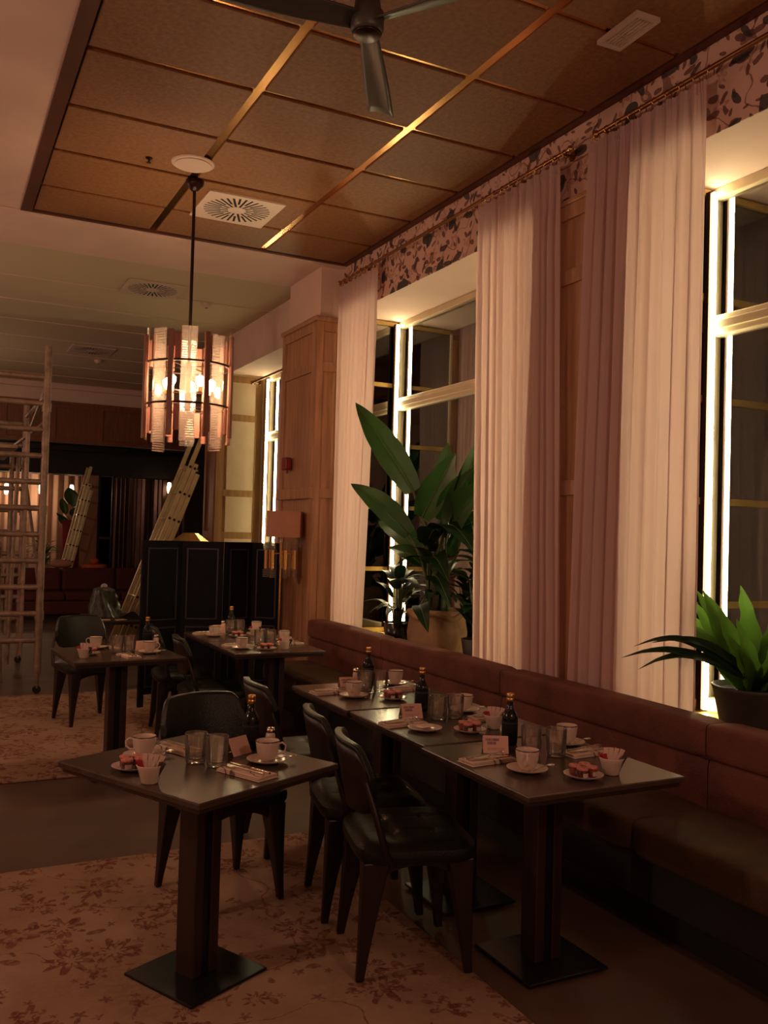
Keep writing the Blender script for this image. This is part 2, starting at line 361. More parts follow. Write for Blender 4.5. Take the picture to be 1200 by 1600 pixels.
# wallpaper frieze on the wall head and on the piers
struct('wall_right_wallpaper', MB().box(XW - .006, XW - .001, YN, 7.0, ZS, ZC - .01), M['wallpaper'])
# far part of the hall
struct('wall_right_far', MB().box(5.5, 5.6, 10.75, 25, 0, ZC + .3).box(XG + .08, 5.5, 10.65, 10.75, 0, ZC + .3), M['oakdark'])

# ceiling
ce = MB().box(-4.2, .50, YN, 6.97, ZC, ZC + .15).box(.50, XG, YN, 6.97, ZC + .06, ZC + .15)
ceil = struct('ceiling', ce, M['plaster'])
struct('ceiling_beam', MB().box(-4.2, XW + .2, 6.97, 7.78, ZC - .02, ZC + .15), M['plaster'])['kind'] = 'structure'
struct('ceiling_far', MB().box(-4.2, 5.5, 7.78, YF, ZC + .02, ZC + .15), M['farceil'])['kind'] = 'structure'
sm = MB()
for k in range(7): sm.box(-4.2, XW, 8.9 + k * .95, 8.908 + k * .95, ZC + .012, ZC + .019)
struct('trim_7', sm, M['plaster'])
# coffer of cork panels held by brass strips
cof = thing('coffered_ceiling_panel', None, None); cof['kind'] = 'structure'; cof.name = 'ceiling_coffer'
XS = [.56, 1.44, 2.325, 3.07]; YS = [-2.14 + .656 * i for i in range(14)] + [6.93]
pm = {}
for i in range(3):
    for j in range(len(YS) - 1):
        x0, x1, y0, y1 = XS[i] + .026, XS[i + 1] - .026, YS[j] + .020, YS[j + 1] - .020
        if j == len(YS) - 2 and i == 1: pass
        key = (i, j == len(YS) - 2)
        if key not in pm:
            o = MB().box(x0 - x0, x1 - x0, 0, y1 - y0, 0, .05).build('ceiling_panel', M['panel'], cof); bevel(o, .004); pm[key] = o
        else: o = pm[key].copy(); COL.objects.link(o)
        o.location = (x0, y0, ZC + .0 + random.uniform(-.002, .002))
for x in XS[1:3]: MB().box(x - .0255, x + .0255, YS[0], YS[-1], ZC + .008, ZC + .026).build('brass_strip', M['brassstrip'], cof)
for y in YS[1:-1]: MB().box(XS[0], XS[-1], y - .0195, y + .0195, ZC + .010, ZC + .028).build('brass_strip', M['brassstrip'], cof)
MB().box(.50, .575, YN, 6.93, ZC - .012, ZC + .05).build('dark_border', M['darkstrip'], cof)
MB().box(3.05, 3.095, YN, 6.93, ZC - .008, ZC + .05).build('dark_border', M['darkstrip'], cof)
MB().box(.50, 3.095, 6.93, 6.965, ZC - .006, ZC + .05).build('dark_border', M['darkstrip'], cof)

# oak panelled pier and columns: stiles, rails and recessed panels on one face
def panelling(parent, m, axis, const, a0, a1, z0, z1, rails, sign=-1, sw=.075, proud=.018, cols=1):
    """axis 'x': face at x=const spanning y; axis 'y': face at y=const spanning x"""
    def bx(a, b, c, d, e, f):   # depth from const outward by e..f
        lo, hi = sorted((const + sign * e, const + sign * f))
        q = MB()
        return q.box(lo, hi, a, b, c, d) if axis == 'x' else q.box(a, b, lo, hi, c, d)
    bevel(bx(a0, a1, z0, z1, 0, .004).build('panel', m, parent), .001)
    n = cols
    for k in range(n + 1):
        c = a0 + (a1 - a0 - sw) * k / n
        bevel(bx(c, c + sw, z0, z1, .004, .004 + proud).build('stile', m, parent), .003)
    for z in [z0 + .04] + list(rails) + [z1 - .04]:
        for k in range(n):
            c = a0 + (a1 - a0 - sw) * k / n
            bevel(bx(c + sw, c + (a1 - a0 - sw) / n, z - .04, z + .04, .004, .004 + proud).build('rail', m, parent), .003)
pier = thing('wall_pier', None, None); pier['kind'] = 'structure'
MB().box(XW - .03, XW - .001, 3.44, 4.19, .1, ZS - .02).build('backing', M['oakdark'], pier)
panelling(pier, M['oak'], 'x', XW - .03, 3.44, 4.19, .1, ZS - .02, (1.8, 2.95))
bevel(MB().box(XW - .06, XW, 3.43, 4.2, ZS - .02, ZS + .012).build('cornice', M['oak'], pier), .008)
colm = thing('wall_column', None, None); colm['kind'] = 'structure'
MB().box(2.89, XW + .001, 7.02, 7.76, 0, ZC - .02).build('plaster_core', M['plaster'], colm)
MB().box(2.86, XW, 6.99, 7.775, 0, 3.32).build('oak_core', M['oak'], colm)
panelling(colm, M['oak'], 'x', 2.86, 6.985, 7.78, 0, 3.30, (1.85, 2.92))
panelling(colm, M['oak'], 'y', 6.99, 2.845, XW - .01, 0, 3.30, (1.85, 2.92), sw=.06)
bevel(MB().box(2.82, XW, 6.95, 7.80, 3.30, 3.345).build('cornice', M['oak'], colm), .012)
bevel(MB().box(2.825, 2.85, 6.96, 7.80, 1.80, 1.90).build('dado_rail', M['oak'], colm), .008)
col2 = thing('wall_column_far', None, None); col2['kind'] = 'structure'; col2.name = 'wall_column'
MB().box(2.97, XG, 10.32, 10.72, 0, ZS + .02).build('oak_core', M['oakpale'], col2)
panelling(col2, M['oakpale'], 'y', 10.32, 2.97, 3.52, 0, ZS - .02, (1.45, 1.95, 2.85), sw=.09)
panelling(col2, M['oakdark'], 'x', 2.97, 10.30, 10.72, 0, ZS, (1.45, 2.85), sw=.07)
MB().box(3.0, XW + .02, 10.34, 10.72, ZS + .02, ZC + .02).build('plaster_core', M['plaster'], col2)

# windows
def window(n, a, b, bars_z, led_far=True, led_near=True):
    t = thing('window_%d' % n, None, None); t['kind'] = 'structure'
    z0, z1 = ZSILL, ZS
    MB().box(XG, XG + .006, a + .03, b - .03, z0 + .05, 2.60).build('pane', M['pane'], t)
    MB().box(XG, XG + .006, a + .03, b - .03, 2.69, z1 - .03).build('pane', M['pane'], t)
    for nm, bxx in (('frame_bottom', (XG - .035, XG + .05, a, b, z0, z0 + .07)), ('frame_top', (XG - .035, XG + .05, a, b, z1 - .055, z1)),
                    ('frame_side', (XG - .035, XG + .05, a, a + .05, z0, z1)), ('frame_side', (XG - .035, XG + .05, b - .05, b, z0, z1)),
                    ('transom', (XG - .04, XG + .05, a, b, 2.595, 2.70))):
        bevel(MB().box(*bxx).build(nm, M['cream'], t), .006)
    bevel(MB().box(XG - .055, XG - .035, a + .03, b - .03, 2.625, 2.668).build('bead', M['cream'], t), .004)
    # dark glazed reveal at the far end with horizontal bars
    if bars_z:
        MB().box(XW + .02, XG - .06, b - .024, b - .018, z0, z1).build('reveal_glass', M['mirror'], t)
        for z in bars_z: bevel(MB().box(XW + .01, XG - .05, b - .045, b - .024, z - .018, z + .018).build('reveal_bar', M['sill'], t), .003)
        bevel(MB().box(XW + .005, XW + .025, b - .045, b - .018, z0, z1).build('reveal_edge', M['cream'], t), .003)
    return t
window(1, *OPEN[0], (2.80, 2.27, 1.74, 1.2, .70, 3.345))
window(2, *OPEN[1], (2.81, 2.29, 1.75, 1.22, .70, 3.345))
window(3, *OPEN[2], ())
def led(y, sgn, label):
    t = thing('led_strip', label, 'light')
    MB().box(XG - .088, XG - .036, min(y, y - sgn * .03), max(y, y - sgn * .03), ZSILL + .012, ZS - .03).build('channel', M['bronze'], t)
    y2 = y - sgn * .031
    MB().box(XG - .074, XG - .050, min(y2, y2 - sgn * .012), max(y2, y2 - sgn * .012), ZSILL + .015, ZS - .035).build('diffuser', M['led'], t)
led(6.90, 1, 'glowing vertical light strip in the far corner of the middle window, behind the tall plant')
led(3.385, 1, 'glowing vertical light strip at the left edge of the nearest window, beside the fern')
led(10.26, 1, 'glowing vertical light strip in the far small window, beyond the oak column')
led(4.26, -1, 'glowing light strip hidden behind the curtain at the near end of the middle window')

# ------------------------------------------------------------------ rugs
def rug(x0, x1, y0, y1, label):
    o = MB().box(x0, x1, y0, y1, .001, .011).build('rug', M['rug']); bevel(o, .004); return tag(o, label, 'rug')
rug(-2.2, 1.74, .4, 4.23, 'worn beige and rust floral rug under the nearest tables')
rug(-2.6, 1.86, 5.69, 8.5, 'worn beige and rust floral rug under the far left table')

# ------------------------------------------------------------------ banquette
bq = thing('banquette', 'long rust velvet wall bench with rolled top below the windows', 'bench')
YB = [.3, 1.2, 2.65, 4.12, 5.58, 6.93]
MB().box(2.58, 2.86, .3, 6.93, 0, .16).build('plinth', M['base'], bq)
bevel(MB().box(2.46, 2.9, .3, 6.93, .16, .33).build('seat_box', M['base'], bq), .01)
def cushion(x0, x1, y0, y1, z0, z1, name, m, rx=.03, sag=.012):
    def fn(u, v):
        a = 2 * PI * u
        # superellipse section in x,z swept along y with rounded ends
        e = min(1, (v * (y1 - y0)) / .05, ((1 - v) * (y1 - y0)) / .05); e = math.sqrt(max(0, 1 - (1 - e) ** 2)) if e < 1 else 1
        c, s_ = math.cos(a), math.sin(a); p = .32
        X = (x1 - x0) / 2 * math.copysign(abs(c) ** p, c); Z = (z1 - z0) / 2 * math.copysign(abs(s_) ** p, s_)
        k = .90 + .10 * e; wob = sag * math.sin(PI * v) * (1 if s_ > 0 else 0)
        return ((x0 + x1) / 2 + X * k, y0 + (y1 - y0) * v, (z0 + z1) / 2 + Z * k + wob * .5 * abs(s_))
    q = MB().grid(40, 24, fn)
    for v, fl in ((0, True), (1, False)):
        ring = [fn(i / 40, v) for i in range(40)]; q.add(ring, [tuple(range(40))[::-1] if fl else tuple(range(40))])
    return q.build(name, m, bq)
for i in range(5):
    y0, y1 = YB[i] + .003, YB[i + 1] - .003
    cushion(2.42, 2.87, y0, y1, .32, .465, 'seat_cushion', M['velvetseat'])
    cushion(2.83, 2.945, y0, y1, .40, .665, 'back_cushion', M['velvet'], sag=0)
    cushion(2.815, 2.962, y0, y1, .650, .800, 'top_roll', M['velvet'], sag=0.01)
MB().tube([(2.838, .3 + k * .5, .657) for k in range(14)], .006, 6).build('piping', M['sofa'], bq)

# ------------------------------------------------------------------ curtains and rods
def curtain(label, y0t, y1t, y0b, y1b, zt=3.60, zb=.35, X=3.02, nf=9, group=None, seed=1, spread=.0):
    rnd = random.Random(seed); ph = [rnd.uniform(0, 6.28) for _ in range(4)]; A = [rnd.uniform(.35, 1.35) for _ in range(nf + 2)]
    def fn(u, v):
        z = zt + (zb - zt) * v
        uu = u + .022 * math.sin(9 * u + ph[0] + 1.5 * v) + .008 * math.sin(23 * u + ph[1])
        y = (y0t + (y1t - y0t) * uu) * (1 - v) + (y0b + (y1b - y0b) * uu) * v
        k = uu * nf; am = A[int(k) % (nf + 2)] * (1 - k % 1) + A[(int(k) + 1) % (nf + 2)] * (k % 1)
        open_ = min(1, .35 + v * 5)
        x = X + .022 * am * open_ * math.sin(2 * PI * k + .5 * math.sin(3 * v + ph[1])) + .007 * math.sin(2 * PI * k * 2.3 + ph[2] + v) * open_
        x += .008 * math.sin(2 * PI * k * 5.1 + ph[3]) * max(0, 1 - v * 6)
        z2 = z - (.012 * abs(math.sin(PI * k)) if v < .02 else 0)
        return (x, y + .01 * math.cos(2 * PI * k) * open_, z2)
    o = thing('curtain', label, 'curtain', group=group)
    MB().grid(nf * 14, 40, fn).build('cloth', M['curtain'], o)
    hm = MB().grid(nf * 14, 1, lambda u, v: (fn(u, 0)[0] - .003, fn(u, 0)[1], fn(u, 0)[2] - .05 * v + .003)); hm.build('heading_tape', M['curtain'], o)
    return o
curtain('sheer pinkish curtain at the far end of the middle window, beside the oak column', 6.20, 6.92, 6.36, 6.90, seed=2, nf=8)
curtain('sheer pinkish curtain at the near end of the middle window, right of the tall plant', 3.95, 4.75, 3.86, 4.68, seed=5, nf=11)
curtain('wide sheer pinkish curtain at the left edge of the nearest window', 2.90, 3.70, 2.89, 3.77, seed=9, nf=10)
curtain('small sheer curtain in the far window beyond the oak column', 8.0, 8.28, 7.98, 8.32, zt=3.06, nf=4, seed=4)
def rod(label, y0, y1, z, rings, X=3.02):
    t = thing('curtain_rod', label, 'curtain rod')
    MB().cyl((X, y0, z), (X, y1, z), .011, n=10).build('pole', M['darkbrass'], t)
    for y in (y0, y1):
        q = MB(); q.ball((X, y, z), .02, 8); q.build('finial', M['brass'], t)
    for y in (y0 + .07, y1 - .05):
        MB().cyl((X, y, z), (XW, y, z), .008, n=8).cyl((XW - .012, y, z), (XW - .002, y, z), .028, n=12).build('bracket', M['darkbrass'], t)
    first = None
    for y in rings:
        if first is None:
            first = MB().tube([(.022 * math.sin(a), 0, .022 * math.cos(a) - .012) for a in [2 * PI * k / 12 for k in range(13)]], .003, 5).build('ring', M['brass'], t); o = first
        else: o = first.copy(); COL.objects.link(o)
        o.location = (X, y, z)
rod('thin brass curtain rod over the middle window', 3.86, 6.93, 3.635, [3.9 + .085 * i for i in range(10)] + [6.22 + .085 * i for i in range(9)])
rod('thin brass curtain rod over the nearest window', .4, 3.65, 3.635, [2.88 + .085 * i for i in range(10)])
rod('thin brass curtain rod in the far window', 7.9, 9.2, 3.10, [8.02 + .06 * i for i in range(5)])

# ------------------------------------------------------------------ ceiling fittings
def vent(label, cx, cy, z, s=.54):
    t = thing('ceiling_vent', label, 'air vent', (cx, cy, z))
    n = 48; q = MB(); R = s * .43
    ring = [(R * math.cos(2 * PI * k / n), R * math.sin(2 * PI * k / n)) for k in range(n)]
    def sqp(a):
        c, s_ = math.cos(a), math.sin(a); m = max(abs(c), abs(s_)); return (s / 2 * c / m, s / 2 * s_ / m)
    outer = [sqp(2 * PI * k / n) for k in range(n)]
    for zz, fl in ((-.012, 0), (0, 1)):
        vs = [(*p, zz) for p in ring] + [(*p, zz) for p in outer]
        q.add(vs, [(k, (k + 1) % n, n + (k + 1) % n, n + k) if fl else (n + k, n + (k + 1) % n, (k + 1) % n, k) for k in range(n)])
    vs = [(*p, -.012) for p in outer] + [(*p, 0) for p in outer]; q.add(vs, [(k, (k + 1) % n, n + (k + 1) % n, n + k) for k in range(n)])
    q.build('face_plate', M['white'], t)
    MB().cyl((0, 0, -.0095), (0, 0, -.007), R + .01, n=32).build('dark_backing', M['dark'], t)
    def edge(a, r, h): return (r * math.cos(a) - h * math.sin(a), r * math.sin(a) + h * math.cos(a))
    A = 2 * PI / 16; vn = []
    for poly in ([edge(0, .062, .0085), edge(0, .118, .0085), edge(A, .118, -.0085), edge(A, .062, -.0085)],
                 [edge(0, .117, .0085), edge(0, R + .003, .0085), edge(A / 2, R + .003, -.0085), edge(A / 2, .117, -.0085)],
                 [edge(A / 2, .117, .0085), edge(A / 2, R + .003, .0085), edge(A, R + .003, -.0085), edge(A, .117, -.0085)]):
        o = MB().prism(poly, -.0118, -.0102).build('vane', M['white'], t); vn.append(o)
    for k in range(1, 16):
        for o0 in vn: o = o0.copy(); COL.objects.link(o); o.rotation_euler = (0, 0, k * A)
    MB().cyl((0, 0, -.013), (0, 0, -.005), .064, n=20).build('centre_plate', M['white'], t)
vent('square white ceiling vent with radial slots among the cork panels', 1.86, 6.13, ZC - .001)
vent('square radial vent in the pale ceiling, nearer one behind the pendant rod', 1.83, 8.70, ZC + .018)
vent('square radial vent in the pale ceiling, farther one above the scaffold', 1.80, 12.2, ZC + .018)
t = thing('ceiling_speaker', 'round white ceiling speaker disc just above the pendant mount', 'speaker', (1.38, 5.50, ZC - .002))
MB().lathe([(.001, -.012), (.105, -.012), (.125, -.010), (.135, -.002), (.135, 0)], n=36).build('rim', M['white'], t)
MB().cyl((0, 0, -.016), (0, 0, -.012), .112, n=32).build('grille', M['white'], t)
t = thing('emergency_light', 'white rectangular ceiling fitting with louvres near the wallpaper', 'ceiling fitting', (2.69, 3.05, ZC - .001), -.04)
for b in ((-.065, -.05, -.135, .135), (.05, .065, -.135, .135), (-.05, .05, -.135, -.115), (-.05, .05, .115, .135)): MB().box(*b, -.02, 0).build('frame', M['white'], t)
MB().box(-.05, .05, -.115, .115, -.008, 0).build('lens', M['white'], t)
for k in range(6): MB().box(-.048 + k * .0175, -.040 + k * .0175, -.11, .11, -.014, -.008).build('louvre', M['white'], t)
MB().ball((.0, .03, -.016), .006, 6).build('indicator', M['silver'], t)
for lx, ly, lb in ((2.43, 8.95, 'small white smoke detector on the pale ceiling right of the pendant rod'), (2.0, 12.9, 'small white smoke detector beside the farthest ceiling vent')):
    t = thing('smoke_detector', lb, 'smoke detector', (lx, ly, ZC + .02))
    MB().lathe([(.001, -.045), (.03, -.045), (.045, -.03), (.055, -.012), (.055, 0)], n=20).build('housing', M['white'], t)
    MB().cyl((0, 0, -.05), (0, 0, -.045), .015, n=10).build('sensor', M['silver'], t)
t = thing('ceiling_sprinkler', 'tiny dark sprinkler head in a cork panel left of the pendant', 'sprinkler', (1.12, 5.56, ZC))
MB().cyl((0, 0, -.006), (0, 0, 0), .022, n=12).build('rose', M['bronze'], t); MB().cyl((0, 0, -.03), (0, 0, -.006), .006, n=8).cyl((0, 0, -.033), (0, 0, -.03), .014, n=8).build('nozzle', M['bronze'], t)
# ceiling fan
fan = thing('ceiling_fan', 'grey three-blade ceiling fan hanging under the cork panels', 'fan', (1.37, 2.96, 3.41))
MB().cyl((0, 0, .06), (0, 0, .41), .019, n=14).build('downrod', M['fan'], fan)
MB().lathe([(.001, .35), (.05, .35), (.065, .41), (.065, .42)], n=20).build('canopy', M['fan'], fan)
MB().lathe([(.001, -.045), (.052, -.045), (.062, -.03), (.062, .03), (.05, .045), (.045, .10), (.03, .16), (.001, .17)], n=24).build('motor', M['fan'], fan)
MB().lathe([(.001, -.052), (.05, -.052), (.056, -.046), (.001, -.044)], n=24).build('cap', M['bronze'], fan)
def blade():
    def fn(u, v):
        r = .05 + .60 * u; w = .040 + .018 * math.sin(PI * min(1, u * 1.2) * .5); tw = .42 - .22 * u
        s = (v - .5) * 2 * w
        return (r, s * math.cos(tw), s * math.sin(tw) - .03 * u + .010 * (1 - (2 * v - 1) ** 2))
    q = MB().grid(12, 6, fn); b = q.build('blade', M['fan'], fan); sd = b.modifiers.new('s', 'SOLIDIFY'); sd.thickness = .008; return b
b0 = blade()
for k, a in enumerate((59, 179, 299)):
    o = b0 if k == 0 else b0.copy()
    if k: COL.objects.link(o)
    o.rotation_euler = (0, 0, math.radians(a))

# ------------------------------------------------------------------ pendant lamp
pd = thing('pendant_lamp', 'drum pendant lamp of ribbed glass slabs and rose wood slats with glowing bulbs', 'lamp', (1.465, 5.78, 2.43))
MB().lathe([(.001, 1.30), (.02, 1.30), (.055, 1.34), (.06, 1.37), (.001, 1.37)], n=20).build('ceiling_mount', M['bronze'], pd)
MB().cyl((0, 0, .10), (0, 0, 1.34), .011, n=10).build('rod', M['bronze'], pd)
for z in (.145, -.12):
    n = 16; MB().tube([(.276 * math.cos(2 * PI * k / 32), .276 * math.sin(2 * PI * k / 32), z) for k in range(33)], .0075, 6).build('ring', M['bronze'], pd)
    for k in range(4):
        a = PI / 4 + k * PI / 2; MB().bar((0, 0, z), (.274 * math.cos(a), .274 * math.sin(a), z), .006, .006).build('spoke', M['bronze'], pd)
MB().cyl((0, 0, -.14), (0, 0, .18), .02, n=12).build('hub', M['bronze'], pd)
g0 = None
base_a = math.atan2(-5.78, -1.465)
gz = [(.0, .36), (-.03, .33), (.02, .345), (-.02, .36), (.01, .33), (-.04, .35), (.015, .34), (-.01, .36)]
for k in range(8):
    a = base_a + k * PI / 4
    def slab(u, v): return (0, (u - .5) * .10, (v - .5) * .72)
    if g0 is None:
        q = MB(); nr = 44
        for i in range(nr):
            z0 = -.36 + .72 * i / nr; z1 = z0 + .72 / nr
            q.add([(-.006, -.050, z0), (-.006, .050, z0), (-.006, .050, z1), (-.006, -.050, z1)], [(0, 1, 2, 3)])
            q.add([(.006, -.050, z0), (.011, -.044, (z0 + z1) / 2), (.006, -.050, z1), (.006, .050, z0), (.011, .044, (z0 + z1) / 2), (.006, .050, z1)], [(0, 3, 4, 1), (1, 4, 5, 2)])
        q.add([(-.006, -.050, -.36), (.006, -.050, -.36), (.006, -.050, .36), (-.006, -.050, .36)], [(0, 1, 2, 3)])
        q.add([(-.006, .050, -.36), (.006, .050, -.36), (.006, .050, .36), (-.006, .050, .36)], [(3, 2, 1, 0)])
        g0 = q.build('glass_slab', M['ribglass'], pd); o = g0
    else: o = g0.copy(); COL.objects.link(o)
    o.location = (.256 * math.cos(a), .256 * math.sin(a), gz[k][0]); o.rotation_euler = (0, 0, a)
w0 = None
for k in range(8):
    a = base_a + (k + .5) * PI / 4
    if w0 is None: w0 = bevel(MB().box(-.011, .011, -.017, .017, -.33, .33).build('wood_slat', M['pinkwood'], pd), .004); o = w0
    else: o = w0.copy(); COL.objects.link(o)
    o.location = (.290 * math.cos(a), .290 * math.sin(a), (-.0, .01, -.015, .0)[k % 4]); o.rotation_euler = (0, 0, a)
i0 = None
for k in range(8):
    a = base_a + (k + .5) * PI / 4 + .12
    for z in (.23, -.21):
        if i0 is None: i0 = bevel(MB().box(-.008, .008, -.020, .020, -.085, .085).build('short_slat', M['pinkwood'], pd), .004); o = i0
        else: o = i0.copy(); COL.objects.link(o)
        o.location = (.250 * math.cos(a), .250 * math.sin(a), z); o.rotation_euler = (0, 0, a)
for k in range(5):
    a = base_a + .5 + k * 2 * PI / 5; x, y = .15 * math.cos(a), .15 * math.sin(a)
    MB().bar((0, 0, -.02), (x, y, -.02), .008, .008).build('bulb_arm', M['bronze'], pd)
    so = MB().cyl((x, y, -.03), (x, y, .0), .014, n=10).build('bulb_socket', M['brass'], pd)
    MB().lathe([(.001, -.0), (.013, .003), (.028, .035), (.026, .058), (.001, .078)], (x, y, 0), 12).build('bulb', M['bulb'], so)

# ------------------------------------------------------------------ tables
def table(label, cx, cy, w, d, rz, pc=None, group=None):
    t = thing('dining_table', label, 'table', (cx, cy, 0), math.radians(rz), group)
    px, py = pc or (0, 0)
    bevel(MB().box(-w / 2, w / 2, -d / 2, d / 2, .722, .742).build('tabletop', M['tabletop'], t), .004)
    bevel(MB().box(-w / 2 + .012, w / 2 - .012, -d / 2 + .012, d / 2 - .012, .706, .7215).build('under_board', M['walnut'], t), .003)
    MB().box(px - .15, px + .15, py - .15, py + .15, .696, .7055).build('top_plate', M['steel'], t)
    for s in (-1, 1): bevel(MB().box(px + s * .036 - .02, px + s * .036 + .02, py - .045, py + .045, .018, .695).build('post', M['walnut'], t), .004)
    MB().box(px - .0145, px + .0145, py - .035, py + .035, .018, .695).build('post_core', M['steel'], t)
    bevel(MB().box(px - .17, px + .17, py - .17, py + .17, .011, .021).build('base_plate', M['steel'], t), .003)
    return t
table('square dark-topped pedestal table standing alone at front left', .835, 2.975, .62, .70, 26, (.05, .04))
table('dark-topped pedestal table nearest the camera in the bench row', 1.965, 2.565, .64, .67, 0, (.055, .085))
table('middle dark-topped pedestal table of the near row of three', 1.99, 3.255, .64, .67, 0, (.06, 0))
table('farthest dark-topped pedestal table of the near row of three', 1.985, 3.945, .64, .67, 0, (.06, 0))
table('dark-topped pedestal table standing on the far rug at left', 1.06, 5.71, .66, .69, 4)
table('dark-topped bench table in front of the screen, nearer one of two', 2.045, 5.77, .62, .64, 0, (.07, 0))
table('dark-topped bench table in front of the screen, farther one beside the brass lamp', 2.045, 6.425, .62, .62, 0, (.07, 0))

# ------------------------------------------------------------------ chairs
def make_chair():
    t = thing('dining_chair', '', 'chair')
    def sq(u, v, k=1.0):   # square to rounded square
        x, y = 2 * u - 1, 2 * v - 1; p = 5.0
        m = max(abs(x), abs(y)); r = (abs(x) ** p + abs(y) ** p) ** (1 / p)
        s = m / r if r > 1e-6 else 1
        return x * s * .215 * k, y * s * .228 * k * (1.0 - .05 * (1 - x) / 2), m
    tuft = [(-.075, -.075), (.075, -.075), (-.075, .075), (.075, .075)]
    def top(u, v):
        X, Y, m = sq(u, v)
        z = .478 - .028 * max(0, (m - .72) / .28) ** 2.4
        for a, b in tuft:
            d2 = (X - a) ** 2 + (Y - b) ** 2; z -= .013 * math.exp(-d2 / .00045)
        for a in (-.075, .075):
            if abs(Y) < .16: z -= .004 * math.exp(-((X - a) / .008) ** 2)
            if abs(X) < .16: z -= .003 * math.exp(-((Y - a) / .008) ** 2)
        return (X, Y, z)
    q = MB().grid(36, 36, top)
    n = 72
    def rim(u, v):
        a = 2 * PI * u; m = max(abs(math.cos(a)), abs(math.sin(a))); X, Y, _ = sq(.5 + .5 * math.cos(a) / m, .5 + .5 * math.sin(a) / m)
        k = (1, 1.012, 1.006, .97)[min(3, int(v * 3 + .01))]; return (X * k, Y * k, (.450, .435, .418, .405)[min(3, int(v * 3 + .01))])
    q.grid(n, 3, rim); q.add([rim(i / n, 1) for i in range(n)], [tuple(range(n))[::-1]])
    q.build('seat', M['leather'], t)
    for a, b in tuft: MB().ball((a, b, .4655), .0075, 6, .5).build('button', M['leather'], t)
    # curved padded backrest
    R = .36
    def back(u, v, off):
        th = (u - .5) * 2 * math.radians(34); e = abs(u - .5) * 2
        rc = max(0, (e - .66) / .34); h1 = .805 - .10 * rc ** 2.6 - .012 * e * e; h0 = .550 + .085 * rc ** 2.6 + .015 * e
        z = h0 + (h1 - h0) * v
        lean = -(z - .545) * .20
        r = R + off - .006 * math.sin(PI * v) * (1 if off < 0 else 0)
        return (.145 - r * math.cos(th) + lean, r * math.sin(th), z)
    q = MB()
    def closed(u, v):
        k = v * 4
        if k <= 1.6: return back(u, k / 1.6, -.022)
        if k <= 2: return back(u, 1, -.022 + .026 * (k - 1.6) / .4)
        if k <= 3.6: return back(u, 1 - (k - 2) / 1.6, .004)
        return back(u, 0, .004 - .026 * (k - 3.6) / .4)
    q.grid(28, 40, closed)
    for uu in (0, 1): q.add([closed(uu, j / 40) for j in range(40)], [tuple(range(40))[::(1 if uu else -1)]])
    q.build('backrest', M['leather'], t)
    # thin wooden shell behind the pad
    def shell(u, v):
        u2 = .03 + .94 * u; v2 = .02 + .90 * v; return back(u2, v2, .006)
    q = MB().grid(24, 6, shell).build('back_shell', M['chairwood'], t); sd = q.modifiers.new('s', 'SOLIDIFY'); sd.thickness = .008; sd.offset = 1
    for s in (-1, 1):
        pts = [(-.09, s * .190, .400), (-.125, s * .226, .44), (-.150, s * .226, .52), (-.172, s * .214, .60), (-.196, s * .188, .68)]
        MB().tube(pts, [.014, .013, .012, .011, .008], 8).build('back_support', M['chairwood'], t)
    # legs: tapered, flaring into an arched apron
    for sx in (-1, 1):
        for sy in (-1, 1):
            top_ = Vector((sx * .150, sy * .155, .408)); bot = Vector((sx * .185 - (.015 if sx < 0 else 0), sy * .185, .0125))
            q = MB(); rings = []
            for k in range(7):
                f = k / 6; c = top_.lerp(bot, f); w_ = .032 * (1 - f) ** 1.3 + .0145
                rings += [(c.x + i * w_, c.y + j * w_ * .85, c.z) for i, j in ((-1, -1), (1, -1), (1, 1), (-1, 1))]
            q.add(rings, [(k * 4 + i, (k + 1) * 4 + i, (k + 1) * 4 + (i + 1) % 4, k * 4 + (i + 1) % 4) for k in range(6) for i in range(4)] + [(0, 1, 2, 3), (27, 26, 25, 24)])
            bevel(q.build('leg', M['chairwood'], t), .005)
    def apron(axis, c):
        pts = [(-.15, .408), (.15, .408)] + [(.15 * math.cos(a), .300 + .082 * math.sin(a)) for a in [PI * k / 12 for k in range(13)]]
        bevel(MB().prism(pts, c - .012, c + .012, axis).build('apron', M['chairwood'], t), .003)
    apron('x', .15); apron('x', -.15); apron('y', .155); apron('y', -.155)
    return t
CH = Kind(make_chair())
R_ = math.radians
CH.put('black leather chair behind the free-standing front table, its curved back facing away', (1.125, 3.655, 0), R_(-80))
CH.put('black leather tufted chair in front, drawn up to the nearest bench table', (1.585, 2.885, 0), R_(-14))
CH.put('black leather tufted chair second from the camera, at the middle bench table', (1.65, 3.36, 0), R_(-12))
CH.put('black leather chair at the farthest table of the near row, behind the tall bottle', (1.645, 4.13, 0), R_(-2))
CH.put('black leather chair on the far side of the table on the far rug', (1.13, 7.27, 0), R_(-78))
CH.put('black leather chair in shadow at the farther table by the screen', (1.72, 6.68, 0), R_(-6))
CH.put('black leather chair in shadow at the nearer table by the screen', (1.74, 5.97, 0), R_(-6))

